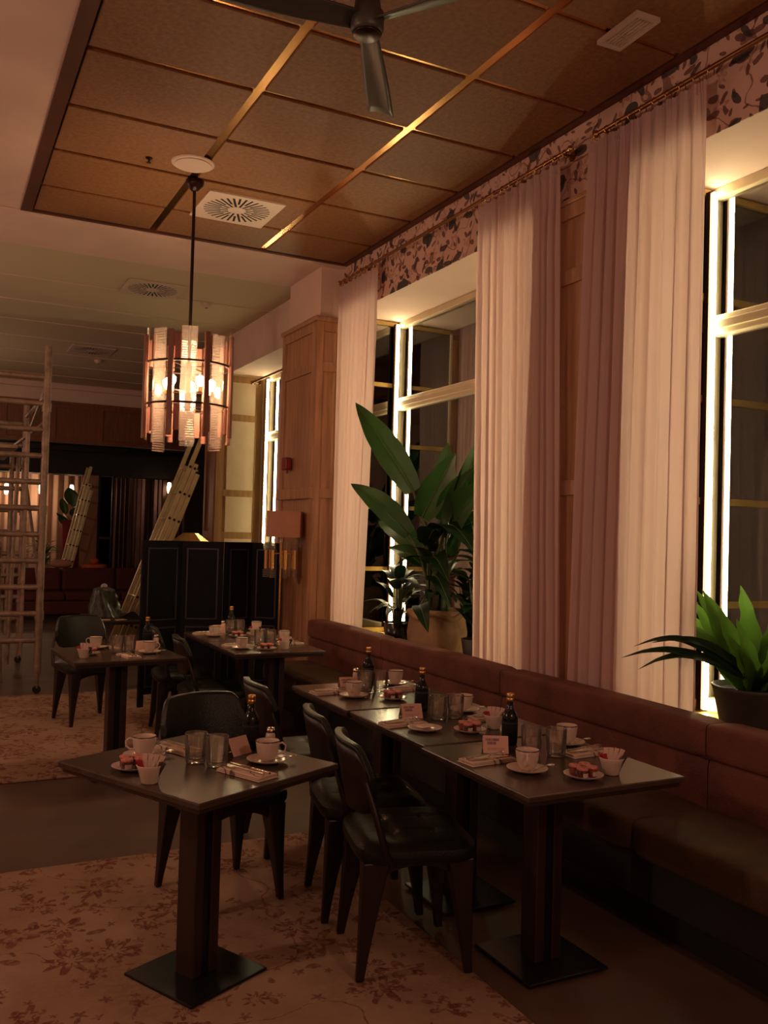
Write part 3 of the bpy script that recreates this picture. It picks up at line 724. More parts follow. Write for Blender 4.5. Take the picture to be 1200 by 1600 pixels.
# ------------------------------------------------------------------ tableware
ZT = .7425
def mk_cup():
    t = thing('coffee_cup', '', 'cup')
    prof = [(.001, .0), (.020, .0), (.024, .004), (.028, .012), (.036, .030), (.0395, .060), (.040, .068), (.0385, .0685), (.037, .060), (.033, .030), (.024, .012), (.001, .010)]
    MB().lathe(prof, n=28).build('bowl', M['china'], t)
    MB().lathe([(.0403, .0655), (.0406, .068), (.0385, .0692), (.0382, .0685)], n=28).build('rim_band', M['rim'], t)
    MB().tube([(.036, 0, .056), (.050, 0, .060), (.061, 0, .050), (.060, 0, .034), (.048, 0, .024), (.033, 0, .022)], [.004, .0035, .0032, .0032, .0035, .004], 7).build('handle', M['china'], t)
    return t
def mk_saucer(R=.070, nm='saucer', cat='saucer'):
    t = thing(nm, '', cat)
    MB().lathe([(.001, .002), (.034, .002), (.036, 0), (R * .6, .003), (R, .013), (R + .001, .0145), (R - .002, .0155), (R * .58, .0065), (.03, .0055), (.001, .0055)], n=32).build('dish', M['china'], t)
    MB().lathe([(R - .0005, .0152), (R + .0015, .015), (R + .001, .0142)], n=32).build('rim_band', M['rim'], t)
    return t
def mk_spoon():
    t = thing('teaspoon', '', 'spoon')
    def fn(u, v):
        a = u * 2 * PI; r = v; return (.058 + .018 * r * math.cos(a), .0115 * r * math.sin(a), .004 * r * r)
    q = MB().grid(16, 4, fn).build('spoon_bowl', M['silver'], t); q.modifiers.new('s', 'SOLIDIFY').thickness = .001
    MB().tube([(.041, 0, .0045), (.02, 0, .006), (-.02, 0, .004), (-.055, 0, .002)], [.0018, .0016, .002, .003], 6).build('handle', M['silver'], t)
    return t
def mk_glass():
    t = thing('tumbler', '', 'glass')
    n = 48
    def rf(a, z): return 1 + (.045 * math.cos(12 * a) if .012 < z < .088 else 0)
    MB().lathe([(.001, .0), (.027, .0), (.030, .004), (.0315, .02), (.0335, .055), (.0352, .088), (.0355, .096)], n=n, rf=rf).build('outer_wall', M['tumbler'], t)
    MB().lathe([(.0335, .096), (.033, .088), (.0295, .022), (.026, .015), (.001, .014)], n=28).build('inner_wall', M['tumbler'], t)
    MB().lathe([(.0355, .096), (.0345, .0975), (.0335, .096)], n=28).build('rim', M['tumbler'], t)
    return t
def mk_plate(): return mk_saucer(.066, 'side_plate', 'plate')
def mk_bowl():
    t = thing('sugar_bowl', '', 'bowl')
    MB().lathe([(.001, 0), (.024, 0), (.026, .003), (.037, .044), (.0415, .054), (.0405, .056), (.035, .044), (.0235, .006), (.001, .005)], n=28).build('body', M['china'], t)
    MB().lathe([(.0412, .053), (.0425, .0555), (.0405, .0568)], n=28).build('lip', M['china'], t)
    return t
def mk_jar(jam):
    t = thing('jam_jar', '', 'jar')
    MB().lathe([(.001, 0), (.0165, 0), (.018, .002), (.018, .020), (.0165, .025), (.001, .025)], n=18).build('body', M[jam], t)
    MB().lathe([(.001, .0340), (.0175, .0340), (.0195, .0325), (.0195, .0255), (.016, .025)], n=20).build('lid', M['gingham'], t)
    q = MB(); n = 8
    vs = [(.0185 * math.cos(-2.3 + 1.4 * k / n), .0185 * math.sin(-2.3 + 1.4 * k / n), z) for z in (.004, .018) for k in range(n + 1)]
    q.add(vs, [(k, k + 1, n + 2 + k, n + 1 + k) for k in range(n)], True); q.build('paper_label', M['jarlabel'], t)
    return t
def mk_sachet(m):
    t = thing('sugar_sachet', '', 'sachet')
    def fn(u, v): return ((u - .5) * .016, .0018 * math.sin(PI * u) * math.sin(PI * v), v * .062)
    MB().grid(5, 8, fn).grid(5, 8, lambda u, v: (lambda p: (p[0], -p[1], p[2]))(fn(1 - u, v))).build('packet', m, t)
    MB().box(-.0085, .0085, -.0006, .0006, .058, .065).build('crimped_end', m, t)
    return t
def mk_bottle():
    t = thing('bottle', '', 'bottle')
    MB().lathe([(.001, 0), (.026, 0), (.0295, .004), (.030, .02), (.030, .095), (.028, .112), (.018, .128), (.0135, .138), (.0125, .168), (.001, .169)], n=28).build('body', M['bottle'], t)
    MB().lathe([(.0303, .030), (.0306, .031), (.0306, .088), (.0303, .089)], n=28).build('paper_label', M['label'], t)
    MB().lathe([(.0308, .080), (.0310, .082), (.0308, .0835)], n=28).build('label_line', M['stud'], t)
    MB().lathe([(.0130, .160), (.0142, .161), (.0142, .173), (.0134, .174), (.0142, .175), (.0142, .188), (.013, .190), (.001, .191)], n=20).build('screw_cap', M['gold'], t)
    return t
def mk_shaker():
    t = thing('salt_shaker', '', 'salt shaker')
    MB().lathe([(.001, 0), (.016, 0), (.0175, .003), (.0175, .050), (.014, .062), (.001, .063)], n=18).build('body', M['salt'], t)
    MB().lathe([(.014, .061), (.0165, .064), (.0165, .074), (.012, .080), (.001, .081)], n=18).build('cap', M['silver'], t)
    return t
def mk_card():
    t = thing('table_card', '', 'card'); h, w_, d = .058, .092, .030
    q = MB()
    for s in (-1, 1):
        q.add([(s * d, -w_ / 2, .0005), (s * d, w_ / 2, .0005), (0, w_ / 2, h), (0, -w_ / 2, h), (s * d - s * .0012, -w_ / 2, .0005), (s * d - s * .0012, w_ / 2, .0005), (0, w_ / 2, h - .002), (0, -w_ / 2, h - .002)],
              [(0, 1, 2, 3), (7, 6, 5, 4), (0, 3, 7, 4), (1, 5, 6, 2), (0, 4, 5, 1)])
    q.build('folded_sheet', M['card'], t)
    # printed lines, too blurred in the photograph to be read: short ink strokes
    q = MB(); rnd = random.Random(3)
    for f0, f1, y0, y1, st in ((.70, .84, -.036, .012, .0055), (.50, .66, -.030, .006, .0055), (.28, .31, -.030, .030, .003), (.20, .23, -.030, .026, .003)):
        y = y0
        while y < y1:
            l = st * rnd.uniform(.5, .85)
            P_ = lambda yy, f: (-(d * (1 - f)) - .0006, -yy, h * f)
            q.add([P_(y, f0), P_(y + l, f0), P_(y + l, f1), P_(y, f1)], [(0, 1, 2, 3)]); y += st * (1.0 if rnd.random() < .85 else 1.8)
    q.build('print', M['ink'], t)
    return t
def mk_napkin():
    t = thing('napkin', '', 'napkin')
    for k, (z, sh) in enumerate(((0, 0), (.0045, .003), (.009, -.002))):
        def fn(u, v, z=z, sh=sh):
            return ((u - .5) * (.195 - .004 * k) + sh, (v - .5) * (.088 - .004 * k), z + .0034 + .0012 * math.sin(7 * u + k) * math.sin(PI * v))
        o = MB().grid(14, 6, fn).build('fold', M['linen'], t); sd = o.modifiers.new('s', 'SOLIDIFY'); sd.thickness = .003
    return t
def mk_fork():
    t = thing('fork', '', 'fork')
    MB().tube([(-.085, 0, .002), (-.03, 0, .004), (.03, 0, .005), (.045, 0, .0035)], [.0042, .0026, .0022, .003], 6).build('handle', M['silver'], t)
    MB().box(.044, .056, -.011, .011, .002, .0035).build('neck', M['silver'], t)
    for k in range(4): MB().bar((.055, -.0095 + k * .0063, .0027), (.088, -.009 + k * .006, .0055), .003, .0015).build('tine', M['silver'], t)
    return t
def mk_knife():
    t = thing('knife', '', 'knife')
    MB().tube([(-.09, 0, .004), (-.04, 0, .004), (0, 0, .004)], [.0045, .0042, .003], 6).build('handle', M['silver'], t)
    MB().prism([(0, -.004), (.09, -.006), (.105, .002), (.09, .006), (0, .005)], .0032, .0046).build('blade', M['silver'], t)
    return t
K = dict(cup=Kind(mk_cup()), saucer=Kind(mk_saucer()), spoon=Kind(mk_spoon()), glass=Kind(mk_glass()), plate=Kind(mk_plate()), bowl=Kind(mk_bowl()),
         jarA=Kind(mk_jar('jamdark')), jarB=Kind(mk_jar('jamred')), sw=Kind(mk_sachet(M['sugarwhite'])), sr=Kind(mk_sachet(M['sugarred'])), sd=Kind(mk_sachet(M['sugardark'])),
         bottle=Kind(mk_bottle()), shaker=Kind(mk_shaker()), card=Kind(mk_card()), napkin=Kind(mk_napkin()), fork=Kind(mk_fork()), knife=Kind(mk_knife()))
TN = {'left': 'the free-standing front table', 'near': 'the nearest bench table', 'second': 'the middle bench table', 'third': 'the farthest table of the near row',
      'far': 'the table on the far rug', 'front': 'the nearer table by the screen', 'rear': 'the farther table by the screen'}
ITEMS = {
 'left': [('cup', .675, 3.10, 160), ('plate', .610, 2.965, 0), ('bowl', .628, 2.79, 0), ('glass', .818, 2.965, 0), ('glass', .871, 2.90, 0), ('napkin', .815, 3.145, 115), ('card', .985, 3.045, -60),
          ('cup', 1.045, 2.895, -18), ('napkin', .935, 2.775, 115), ('bottle', 1.055, 3.105, 0), ('shaker', 1.112, 3.055, 0)],
 'near': [('cup', 1.815, 2.475, -126), ('napkin', 1.762, 2.635, 5), ('card', 1.868, 2.745, 62), ('bottle', 1.99, 2.83, 0), ('glass', 1.967, 2.66, 0), ('glass', 2.035, 2.605, 0), ('cup', 2.195, 2.745, 60),
          ('napkin', 2.17, 2.60, 5), ('plate', 1.946, 2.343, 0), ('bowl', 2.065, 2.345, 0)],
 'second': [('saucer', 1.797, 3.140, 0), ('napkin', 1.762, 3.265, 5), ('card', 1.865, 3.385, 80), ('bottle', 1.985, 3.505, 0), ('glass', 1.955, 3.305, 0), ('glass', 2.035, 3.30, 0), ('cup', 2.155, 3.42, 60),
            ('napkin', 2.18, 3.25, 5), ('plate', 1.955, 3.055, 0), ('bowl', 2.085, 3.08, 0)],
 'third': [('cup', 1.83, 3.89, -126), ('napkin', 1.765, 4.02, 5), ('card', 1.90, 4.11, 80), ('bottle', 2.055, 4.20, 0), ('shaker', 1.998, 4.225, 0), ('glass', 1.94, 4.0, 0), ('glass', 2.02, 3.985, 0),
           ('cup', 2.185, 4.14, 60), ('napkin', 2.18, 3.985, 5), ('plate', 1.985, 3.78, 0)],
 'far': [('cup', .965, 5.93, 155), ('plate', .885, 5.66, 0), ('bowl', .835, 5.53, 0), ('napkin', 1.085, 5.90, 100), ('glass', 1.06, 5.72, 0), ('glass', 1.135, 5.715, 0), ('napkin', 1.09, 5.51, 100),
         ('card', 1.205, 5.80, -80), ('cup', 1.24, 5.63, -22), ('bottle', 1.30, 5.985, 0), ('shaker', 1.345, 5.93, 0)],
 'front': [('cup', 1.85, 5.68, -126), ('napkin', 1.86, 5.81, 5), ('glass', 2.03, 5.85, 0), ('glass', 2.105, 5.835, 0), ('plate', 1.995, 5.60, 0), ('bowl', 2.12, 5.60, 0), ('cup', 2.265, 6.0, 60), ('napkin', 2.24, 5.84, 5)],
 'rear': [('cup', 1.87, 6.39, -126), ('napkin', 1.85, 6.52, 5), ('card', 1.97, 6.61, 80), ('bottle', 2.085, 6.68, 0), ('shaker', 2.03, 6.70, 0), ('glass', 2.03, 6.52, 0), ('glass', 2.105, 6.53, 0),
          ('plate', 2.02, 6.31, 0), ('cup', 2.28, 6.65, 60), ('bowl', 2.17, 6.36, 0), ('napkin', 2.25, 6.47, 5)]}
SIDE = {'left': ('at its left', 'at its right'), 'far': ('at its left', 'at its right')}
for tn, items in ITEMS.items():
    nm = TN[tn]; s0, s1 = SIDE.get(tn, ('on the chair side', 'on the bench side'))
    cnt = {}
    for kd, x, y, a in items:
        i = cnt[kd] = cnt.get(kd, -1) + 1; side = (s0, s1)[min(i, 1)]; ra = R_(a)
        if kd in ('napkin', 'card', 'glass', 'bottle', 'shaker', 'bowl', 'plate'): pass
        if kd == 'cup':
            K['saucer'].put('saucer under the cup %s of %s' % (side, nm), (x, y, ZT))
            K['cup'].put('white coffee cup %s of %s' % (side, nm), (x, y, ZT + .006), ra)
            K['spoon'].put('teaspoon on the saucer %s of %s' % (side, nm), (x + .048 * math.cos(-.9), y + .048 * math.sin(-.9), ZT + .0150), R_(20))
        elif kd == 'saucer':
            K['saucer'].put('white saucer without a cup, holding a paper packet, on %s' % nm, (x, y, ZT))
            o = MB().prism([(-.038, -.022), (.034, -.026), (.040, .020), (-.030, .028)], 0, .002).build('paper_packet', M['sugarwhite'], None, (x, y + .005, ZT + .0155), .3)
            bevel(o, .0005); tag(o, 'flat pink paper packet lying on the cupless saucer of %s' % nm, 'packet')
        elif kd == 'plate':
            K['plate'].put('small white plate of jam jars on %s' % nm, (x, y, ZT))
            P4 = [(-.021, -.020, 'A', 'front left dark jam jar'), (.022, -.016, 'B', 'front right amber jam jar'),
                  (-.018, .023, 'B', 'back left amber jam jar'), (.024, .025, 'A', 'back right dark jam jar')]
            for dx, dy, jk, lb in P4:
                K['jar' + jk].put('%s on the plate of %s' % (lb, nm), (x + dx, y + dy, ZT + .0065), R_(10))
        elif kd == 'bowl':
            K['bowl'].put('small white tapered sugar bowl on %s' % nm, (x, y, ZT))
            SA = [('sw', -4, 8, 'leftmost white'), ('sw', 7, 6, 'second white'), ('sw', 17, 2, 'third white'), ('sw', 28, -2, 'rightmost white'),
                  ('sr', -22, -8, 'front red'), ('sr', -30, 4, 'rear red'), ('sd', 38, -14, 'upper charcoal'), ('sd', 30, -22, 'lower charcoal')]
            for q, (kk, tl, ty, lb) in enumerate(SA):
                o = K[kk].put('%s sugar sachet in the bowl of %s' % (lb, nm), (x + (-.015 + .009 * q if kk == 'sw' else (-.016 if kk == 'sr' else .014)) * .9, y + ty * .0006, ZT + .010), 0, 'sugar sachets in the bowl of %s' % nm)
                o.rotation_euler = (R_(-ty * .6), R_(tl * .75), R_(-27)); o.scale = (.95, 1, 1.2 if kk == 'sw' else .98)
        elif kd == 'napkin':
            K['napkin'].put('folded twig-print napkin %s of %s' % (side, nm), (x, y, ZT), ra)
            n_ = Vector((-math.sin(ra), math.cos(ra), 0))
            K['fork'].put('steel fork %s of %s' % (side, nm), (x + n_.x * .014, y + n_.y * .014, ZT + .0155), ra + .06)
            K['knife'].put('steel knife %s of %s' % (side, nm), (x - n_.x * .016, y - n_.y * .016, ZT + .0125), ra - .05)
        elif kd == 'glass':
            K['glass'].put('%s cut-glass tumbler of the pair on %s' % (('left', 'right')[min(i, 1)], nm), (x, y, ZT), R_(13 * i)).scale = (1.07, 1.07, 1.05)
        elif kd == 'bottle': K['bottle'].put('dark bottle with a gold screw cap on %s' % nm, (x, y, ZT))
        elif kd == 'shaker': K['shaker'].put('small glass salt shaker beside the bottle on %s' % nm, (x, y, ZT))
        elif kd == 'card': K['card'].put('pink folded card with small blue-grey print on %s' % nm, (x, y, ZT), ra)

# ------------------------------------------------------------------ plants
def leaf_blade(base, tip, width, droop=.05, up=(0, 0, 1), fold=.18, wav=0, n=14, root=0.12, nv=6, phase=0, curl=0):
    """lanceolate leaf from base to tip; returns MB"""
    base = Vector(base); tip = Vector(tip); d = tip - base; Ln = d.length; dn = d.normalized(); up = Vector(up)
    side = dn.cross(up); side = side.normalized() if side.length > .05 else Vector((1, 0, 0)); nrm = side.cross(dn).normalized()
    def fn(u, v):
        w_ = width * (math.sin(PI * min(1, (u * (1 - root) + root)) ** .85) ** .8 if u < .999 else 0.02) * (1 + wav * math.sin(22 * u + phase))
        s = (v - .5) * 2
        p = base + d * u + nrm * (droop * Ln * math.sin(PI * u)) + side * (s * w_ * .5)
        return tuple(p + nrm * (abs(s) * w_ * fold + curl * s * s * w_) + nrm * wav * .03 * math.sin(26 * u + phase) * abs(s))
    return MB().grid(n, nv, fn)
def leaf_obj(parent, base, tip, width, m, name='leaf', midrib=False, **k):
    lb = leaf_blade(base, tip, width, **k); o = lb.build(name, m, parent)
    if midrib:
        n = k.get('n', 14); nv = k.get('nv', 6); pts = [lb.v[nv // 2 * (n + 1) + i] if False else lb.v[(nv // 2) * (n + 1) + i] for i in range(n + 1)]
        pts = [Vector(p) + Vector((-.0015, -.003, .001)) for p in pts]
        MB().tube(pts, [.006 * (1 - .8 * i / n) for i in range(n + 1)], 5).build('midrib', M['stem'], o)
    return o
# tall bird-of-paradise in burlap
pl = thing('potted_banana_leaf_plant', 'tall plant with broad green paddle leaves in a burlap-wrapped pot on the middle window sill', 'plant', (3.34, 5.70, ZSILL))
bp_ = MB().lathe([(.001, .0), (.19, .0), (.205, .03), (.215, .16), (.200, .27), (.21, .315), (.19, .325), (.17, .31), (.16, .27), (.001, .26)], n=60, rf=lambda a, z: 1 + (.035 * math.sin(7 * a) + .02 * math.sin(17 * a + 3 * z * 10)) * (z > .02))
bp_.build('burlap_wrap', M['burlap'], pl)
MB().tube([(.205 * math.cos(a) , .205 * math.sin(a), .285 + .02 * math.sin(5 * a)) for a in [2 * PI * k / 40 for k in range(41)]], .022, 8).build('rolled_collar', M['burlap'], pl)
MB().cyl((0, 0, .25), (0, 0, .275), .165, n=24).build('soil', M['soil'], pl)
O = Vector((3.34, 5.70, ZSILL))
def local(p): return Vector(p) - O
specs = [  # petiole end (world), tip (world), width
    ((3.18, 5.82, 1.84), (2.90, 6.28, 2.53), .22, .04), ((3.20, 5.90, 1.52), (2.87, 6.26, 1.90), .19, .12), ((3.30, 5.35, 1.72), (3.20, 4.99, 2.16), .16, .02),
    ((3.30, 5.50, 1.52), (3.15, 4.80, 1.86), .30, .05), ((3.22, 5.75, 1.65), (3.34, 5.50, 2.12), .22, .02), ((3.28, 5.62, 1.52), (3.10, 4.84, 1.42), .24, .16),
    ((3.36, 5.66, 1.62), (3.42, 5.36, 2.02), .24, .03), ((3.24, 5.70, 1.45), (3.05, 5.20, 1.55), .20, .10), ((3.38, 5.50, 1.40), (3.22, 4.85, 1.66), .22, .12),
    ((3.30, 5.92, 1.40), (3.20, 6.42, 1.62), .18, .12), ((3.40, 5.75, 1.75), (3.45, 5.80, 2.22), .18, .02),
    ((3.22, 5.62, 1.32), (3.08, 5.12, 1.22), .17, .2), ((3.20, 5.55, 1.20), (3.06, 5.05, 1.05), .14, .22), ((3.26, 5.80, 1.30), (3.10, 6.05, 1.42), .15, .12),
    ((3.28, 5.50, 1.60), (3.20, 5.02, 1.98), .17, .05), ((3.14, 5.60, 1.02), (3.04, 5.30, .86), .12, .2), ((3.34, 5.60, 1.50), (3.40, 5.35, 1.78), .2, .05)]
UPS = ((-.5, -.8, .35), (-.55, -.6, .6), (-.2, -.6, .5), (-.5, -.75, .35), (-.6, -.75, .1), (-.3, -.3, .9), (-.5, -.8, .1), (-.2, -.5, .8), (-.4, -.7, .5), (-.4, -.8, .4), (-.6, -.7, .1),
       (-.4, -.3, .9), (-.4, -.4, .8), (-.3, -.6, .7), (-.5, -.6, .5), (-.5, -.4, .8), (-.5, -.7, .3))
for i, (a, b, w_, dr) in enumerate(specs):
    A = local(a); B = local(b); c0 = Vector((random.uniform(-.07, .07), random.uniform(-.07, .07), .27)); mid = c0.lerp(A, .5) + Vector((0, 0, .12))
    MB().tube([c0, c0.lerp(mid, .5) + Vector((0, 0, .05)), mid, A, A.lerp(B, .06)], [.014, .012, .010, .008, .004], 7).build('petiole', M['stem'], pl)
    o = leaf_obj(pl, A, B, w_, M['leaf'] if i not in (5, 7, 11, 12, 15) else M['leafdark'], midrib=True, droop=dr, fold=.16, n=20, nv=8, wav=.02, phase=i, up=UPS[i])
for k in range(5):
    a = k * 1.26; MB().tube([(.05 * math.cos(a), .05 * math.sin(a), .25), (.06 * math.cos(a), .06 * math.sin(a), .55), (.07 * math.cos(a + .3), .07 * math.sin(a + .3), .80)], [.024, .019, .012], 8).build('trunk', M['bark'] if k % 2 else M['stem'], pl)
for k in range(16):
    a = random.uniform(0, 6.28); h = random.uniform(.35, .85); r0 = random.uniform(.05, .10); r1 = random.uniform(.24, .40)
    bx_ = Vector((r0 * math.cos(a), r0 * math.sin(a), h)); tx = Vector((min(.24, r1 * math.cos(a)), r1 * 1.25 * math.sin(a), h + random.uniform(-.12, .14)))
    MB().tube([(0.03 * math.cos(a), .03 * math.sin(a), .26), bx_ * .8, bx_], [.006, .005, .004], 5).build('petiole', M['stem'], pl)
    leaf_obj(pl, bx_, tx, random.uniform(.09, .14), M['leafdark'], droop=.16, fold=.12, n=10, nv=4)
def bushy(label, loc, potr, poth, potm, nleaf, hh, rr, w_, name='potted_plant', leafm='leafdark', xlim=(-.22, .2), seed=1, group=None):
    t = thing(name, label, 'plant', loc, group=group); rnd = random.Random(seed)
    MB().lathe([(.001, 0), (potr * .75, 0), (potr * .8, .01), (potr, poth), (potr * .93, poth + .002), (potr * .88, poth - .03), (.001, poth - .035)], n=28).build('pot', M[potm], t)
    MB().cyl((0, 0, poth - .04), (0, 0, poth - .03), potr * .87, n=20).build('soil', M['soil'], t)
    for k in range(nleaf):
        a = rnd.uniform(0, 6.28); h = poth + rnd.uniform(.05, hh); r0 = rnd.uniform(.02, .08); r1 = r0 + rnd.uniform(.5, 1) * rr
        b_ = Vector((r0 * math.cos(a), r0 * math.sin(a), h)); tp = Vector((max(xlim[0], min(xlim[1], r1 * math.cos(a))), r1 * math.sin(a), h + rnd.uniform(-.05, .12)))
        MB().tube([(.02 * math.cos(a), .02 * math.sin(a), poth - .03), b_ * .9 + Vector((0, 0, .01)), b_], [.005, .004, .003], 5).build('stem', M['stem'], t)
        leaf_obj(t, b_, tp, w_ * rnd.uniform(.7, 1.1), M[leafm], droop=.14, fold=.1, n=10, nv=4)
    return t
bushy('small dark glossy-leaved plant in a black pot left of the burlap pot', (3.30, 6.24, ZSILL), .115, .17, 'potblack', 22, .34, .34, .10, seed=5)
bushy('dark glossy-leaved plant half hidden by the curtain right of the burlap pot', (3.33, 5.12, ZSILL), .12, .17, 'potdark', 26, .65, .28, .13, seed=11)
# bird's nest fern
fr = thing('potted_fern', 'bright green strap-leaved fern in a tapered charcoal pot on the nearest sill', 'plant', (3.30, 2.83, ZSILL))
MB().lathe([(.001, 0), (.125, 0), (.13, .01), (.172, .215), (.180, .23), (.172, .235), (.160, .21), (.001, .20)], n=36).build('pot', M['potdark'], fr)
MB().cyl((0, 0, .19), (0, 0, .212), .158, n=24).build('soil', M['soil'], fr)
rnd = random.Random(21)
for k in range(26):
    a = k * 2.399; e = .25 + .75 * (k / 26); L_ = rnd.uniform(.38, .58)
    el = 1.25 - .75 * e; d = Vector((math.cos(a) * math.cos(el), math.sin(a) * math.cos(el), math.sin(el)))
    b_ = Vector((.03 * math.cos(a), .03 * math.sin(a), .21)); tp = b_ + d * L_; tp.x = max(-.32, min(.25, tp.x))
    if tp.y > 0: tp.x = max(-.16, tp.x); tp.y = min(.46, tp.y)
    leaf_obj(fr, b_, tp, rnd.uniform(.075, .11), M['leaflight'], 'frond', droop=.10, fold=.10, n=18, nv=6, wav=.12, phase=k, root=.10, up=(-.5, -.8, .3 + .3 * math.sin(k)))
sp_ = [((3.12, 2.72, .96), (2.88, 3.22, .98)), ((3.12, 2.72, .98), (2.89, 3.12, .94)), ((3.12, 2.73, .99), (2.90, 3.05, 1.07)), ((3.12, 2.72, .96), (2.90, 3.16, 1.04))]
for a, b in sp_: MB().tube([(-.02, 0, .21), (-.10, -.06, .27), tuple(Vector(a) - Vector((3.30, 2.83, ZSILL)))], .006, 6).build('petiole', M['stem'], fr)
for i, (a, b) in enumerate(sp_):
    A = Vector(a) - Vector((3.30, 2.83, ZSILL)); B = Vector(b) - Vector((3.30, 2.83, ZSILL))
    leaf_obj(fr, A, B, .045, M['leafdark'], 'frond', droop=.20 + .03 * i, fold=.1, n=14, nv=4, wav=.03, root=.3, up=(-.6, -.35, .7))

# ------------------------------------------------------------------ folding screen and lamps
sc = thing('folding_screen', 'dark navy leather folding screen with nail trim behind the bench tables', 'screen', (0, 0, .0115))
pts = [(1.595, 7.64), (1.965, 7.78), (2.315, 7.66), (2.60, 7.76), (2.835, 7.60)]
for i in range(4):
    a = Vector((*pts[i], 0)); b = Vector((*pts[i + 1], 0)); d = (b - a).normalized(); nrm = Vector((d.y, -d.x, 0)); L_ = (b - a).length - .008
    pn = bpy.data.objects.new('screen_panel', None)
    q = MB().box(0, L_, -.014, .014, .10, 1.40)
    for x0 in (0.0, L_ - .05): q.box(x0, x0 + .05, -.014, .014, 0, .10)
    pn = q.build('screen_panel', M['navy'], sc, (a.x, a.y, 0), math.atan2(d.y, d.x)); bevel(pn, .004)
    for z0, z1 in ((.16, .66), (.72, 1.34)):
        fr_ = MB()
        for bx in ((.045, L_ - .045, z0, z0 + .012), (.045, L_ - .045, z1 - .012, z1), (.045, .057, z0, z1), (L_ - .057, L_ - .045, z0, z1)): fr_.box(bx[0], bx[1], -.020, -.0145, bx[2], bx[3])
        fr_.build('nail_trim', M['stud'], pn)
        bevel(MB().box(.06, L_ - .06, -.019, -.0142, z0 + .016, z1 - .016).build('padded_field', M['navy'], pn), .003)
fl = thing('floor_lamp', 'slender brass floor lamp with glass-ringed tubes and a rose shade beside the screen', 'lamp', (2.665, 7.20, 0))
MB().cyl((0, 0, 0), (0, 0, .02), .12, n=28).build('base', M['brass'], fl)
MB().cyl((0, 0, .02), (0, 0, 1.30), .010, n=10).build('pole', M['brass'], fl)
MB().cyl((0, 0, 1.24), (0, 0, 1.42), .015, n=10).build('collar', M['brass'], fl)
MB().cyl((0, 0, 1.42), (0, 0, 1.50), .028, .022, n=14).build('finial', M['tumbler'], fl)
for k in range(7):
    a = k * 2 * PI / 7 + .2; x, y = .125 * math.cos(a), .125 * math.sin(a)
    tb = MB().cyl((x, y, 1.20), (x, y, 1.36), .017, n=12).build('brass_tube', M['brass'], fl)
    MB().bar((0, 0, 1.33), (x, y, 1.33), .006, .006).build('arm', M['brass'], fl)
    for z0 in (1.13, 1.36):
        q = MB()
        for j in range(5): q.cyl((x, y, z0 + j * .014), (x, y, z0 + j * .014 + .010), .026, n=14)
        q.build('glass_ring', M['ribglass'], tb)
q = MB().lathe([(.165, 1.47), (.165, 1.69)], (.03, 0, 0), n=6, smooth=False).build('lamp_shade', M['shade'], fl); q.modifiers.new('s', 'SOLIDIFY').thickness = .004; q['label'] = 'unlit rose cloth six-sided shade'
MB().bar((-.11, 0, 1.478), (.17, 0, 1.478), .006, .006).build('shade_arm', M['brass'], fl)
cn = thing('cone_floor_lamp', 'faceted brass cone lampshade peeking over the screen', 'lamp', (2.33, 8.9, 0))
MB().cyl((0, 0, 0), (0, 0, .02), .14, n=24).build('base', M['brass'], cn); MB().cyl((0, 0, .02), (0, 0, 1.42), .010, n=8).build('pole', M['brass'], cn)
q = MB().lathe([(.235, 1.36), (.075, 1.475), (.001, 1.478)], n=10, smooth=False).build('lamp_shade', M['brass'], cn); q.modifiers.new('s', 'SOLIDIFY').thickness = .003
al = thing('fire_alarm_box', 'small red fire alarm call box on the oak column', 'alarm', (2.838, 7.52, 2.12))
bevel(MB().box(-.055, .0, -.055, .055, -.055, .055).build('housing', M['red'], al), .008)
bevel(MB().box(-.060, -.055, -.03, .03, -.03, .03).build('break_plate', M['potred'], al), .002)
MB().cyl((-.02, 0, -.055), (-.02, 0, -.085), .01, n=10).build('gland', M['red'], al)

# ------------------------------------------------------------------ ladders
def ladder(label, foot, head, ydep, n_sec=3, nr=9, off=.055, sw=.05, head2=None, group=None):
    t = thing('ladder', label, 'ladder', foot)
    foot = Vector(foot); d = Vector(head) - foot; dn = d.normalized(); side = Vector((0, 1, 0)); nrm = dn.cross(side).normalized()
    if nrm.x < 0: nrm = -nrm
    for s in range(n_sec):
        o_ = nrm * (s * off); ex = d * (0 if s else .08); st = d * (.04 * s)
        for k in (0, 1):
            a = o_ + side * (k * ydep) + st; b = o_ + side * (k * ydep) + d + ex - dn * (s * .10)
            bevel(MB().bar(a, b, .026, sw, up=tuple(nrm)).build('rail', M['ladder'], t), .003)
        for r in range(nr):
            p = o_ + d * ((r + .5) / nr); MB().cyl(p + side * -.02, p + side * (ydep + .02), .012, n=8).build('rung', M['bronze'] if False else M['ladder'], t)
            MB().cyl(p + side * -.0215, p + side * -.0145, .016, n=8).build('rung_cap', M['base'], t)
    return t
ladder('bright aluminium extension ladder leaning behind the navy screen', (1.78, 10.0, .02), (2.64, 10.0, 2.36), .42, nr=8)
ladder('dull aluminium ladder leaning in the far hall by the red pot', (1.86, 15.98, .02), (2.38, 15.98, 2.34), .36, nr=9)

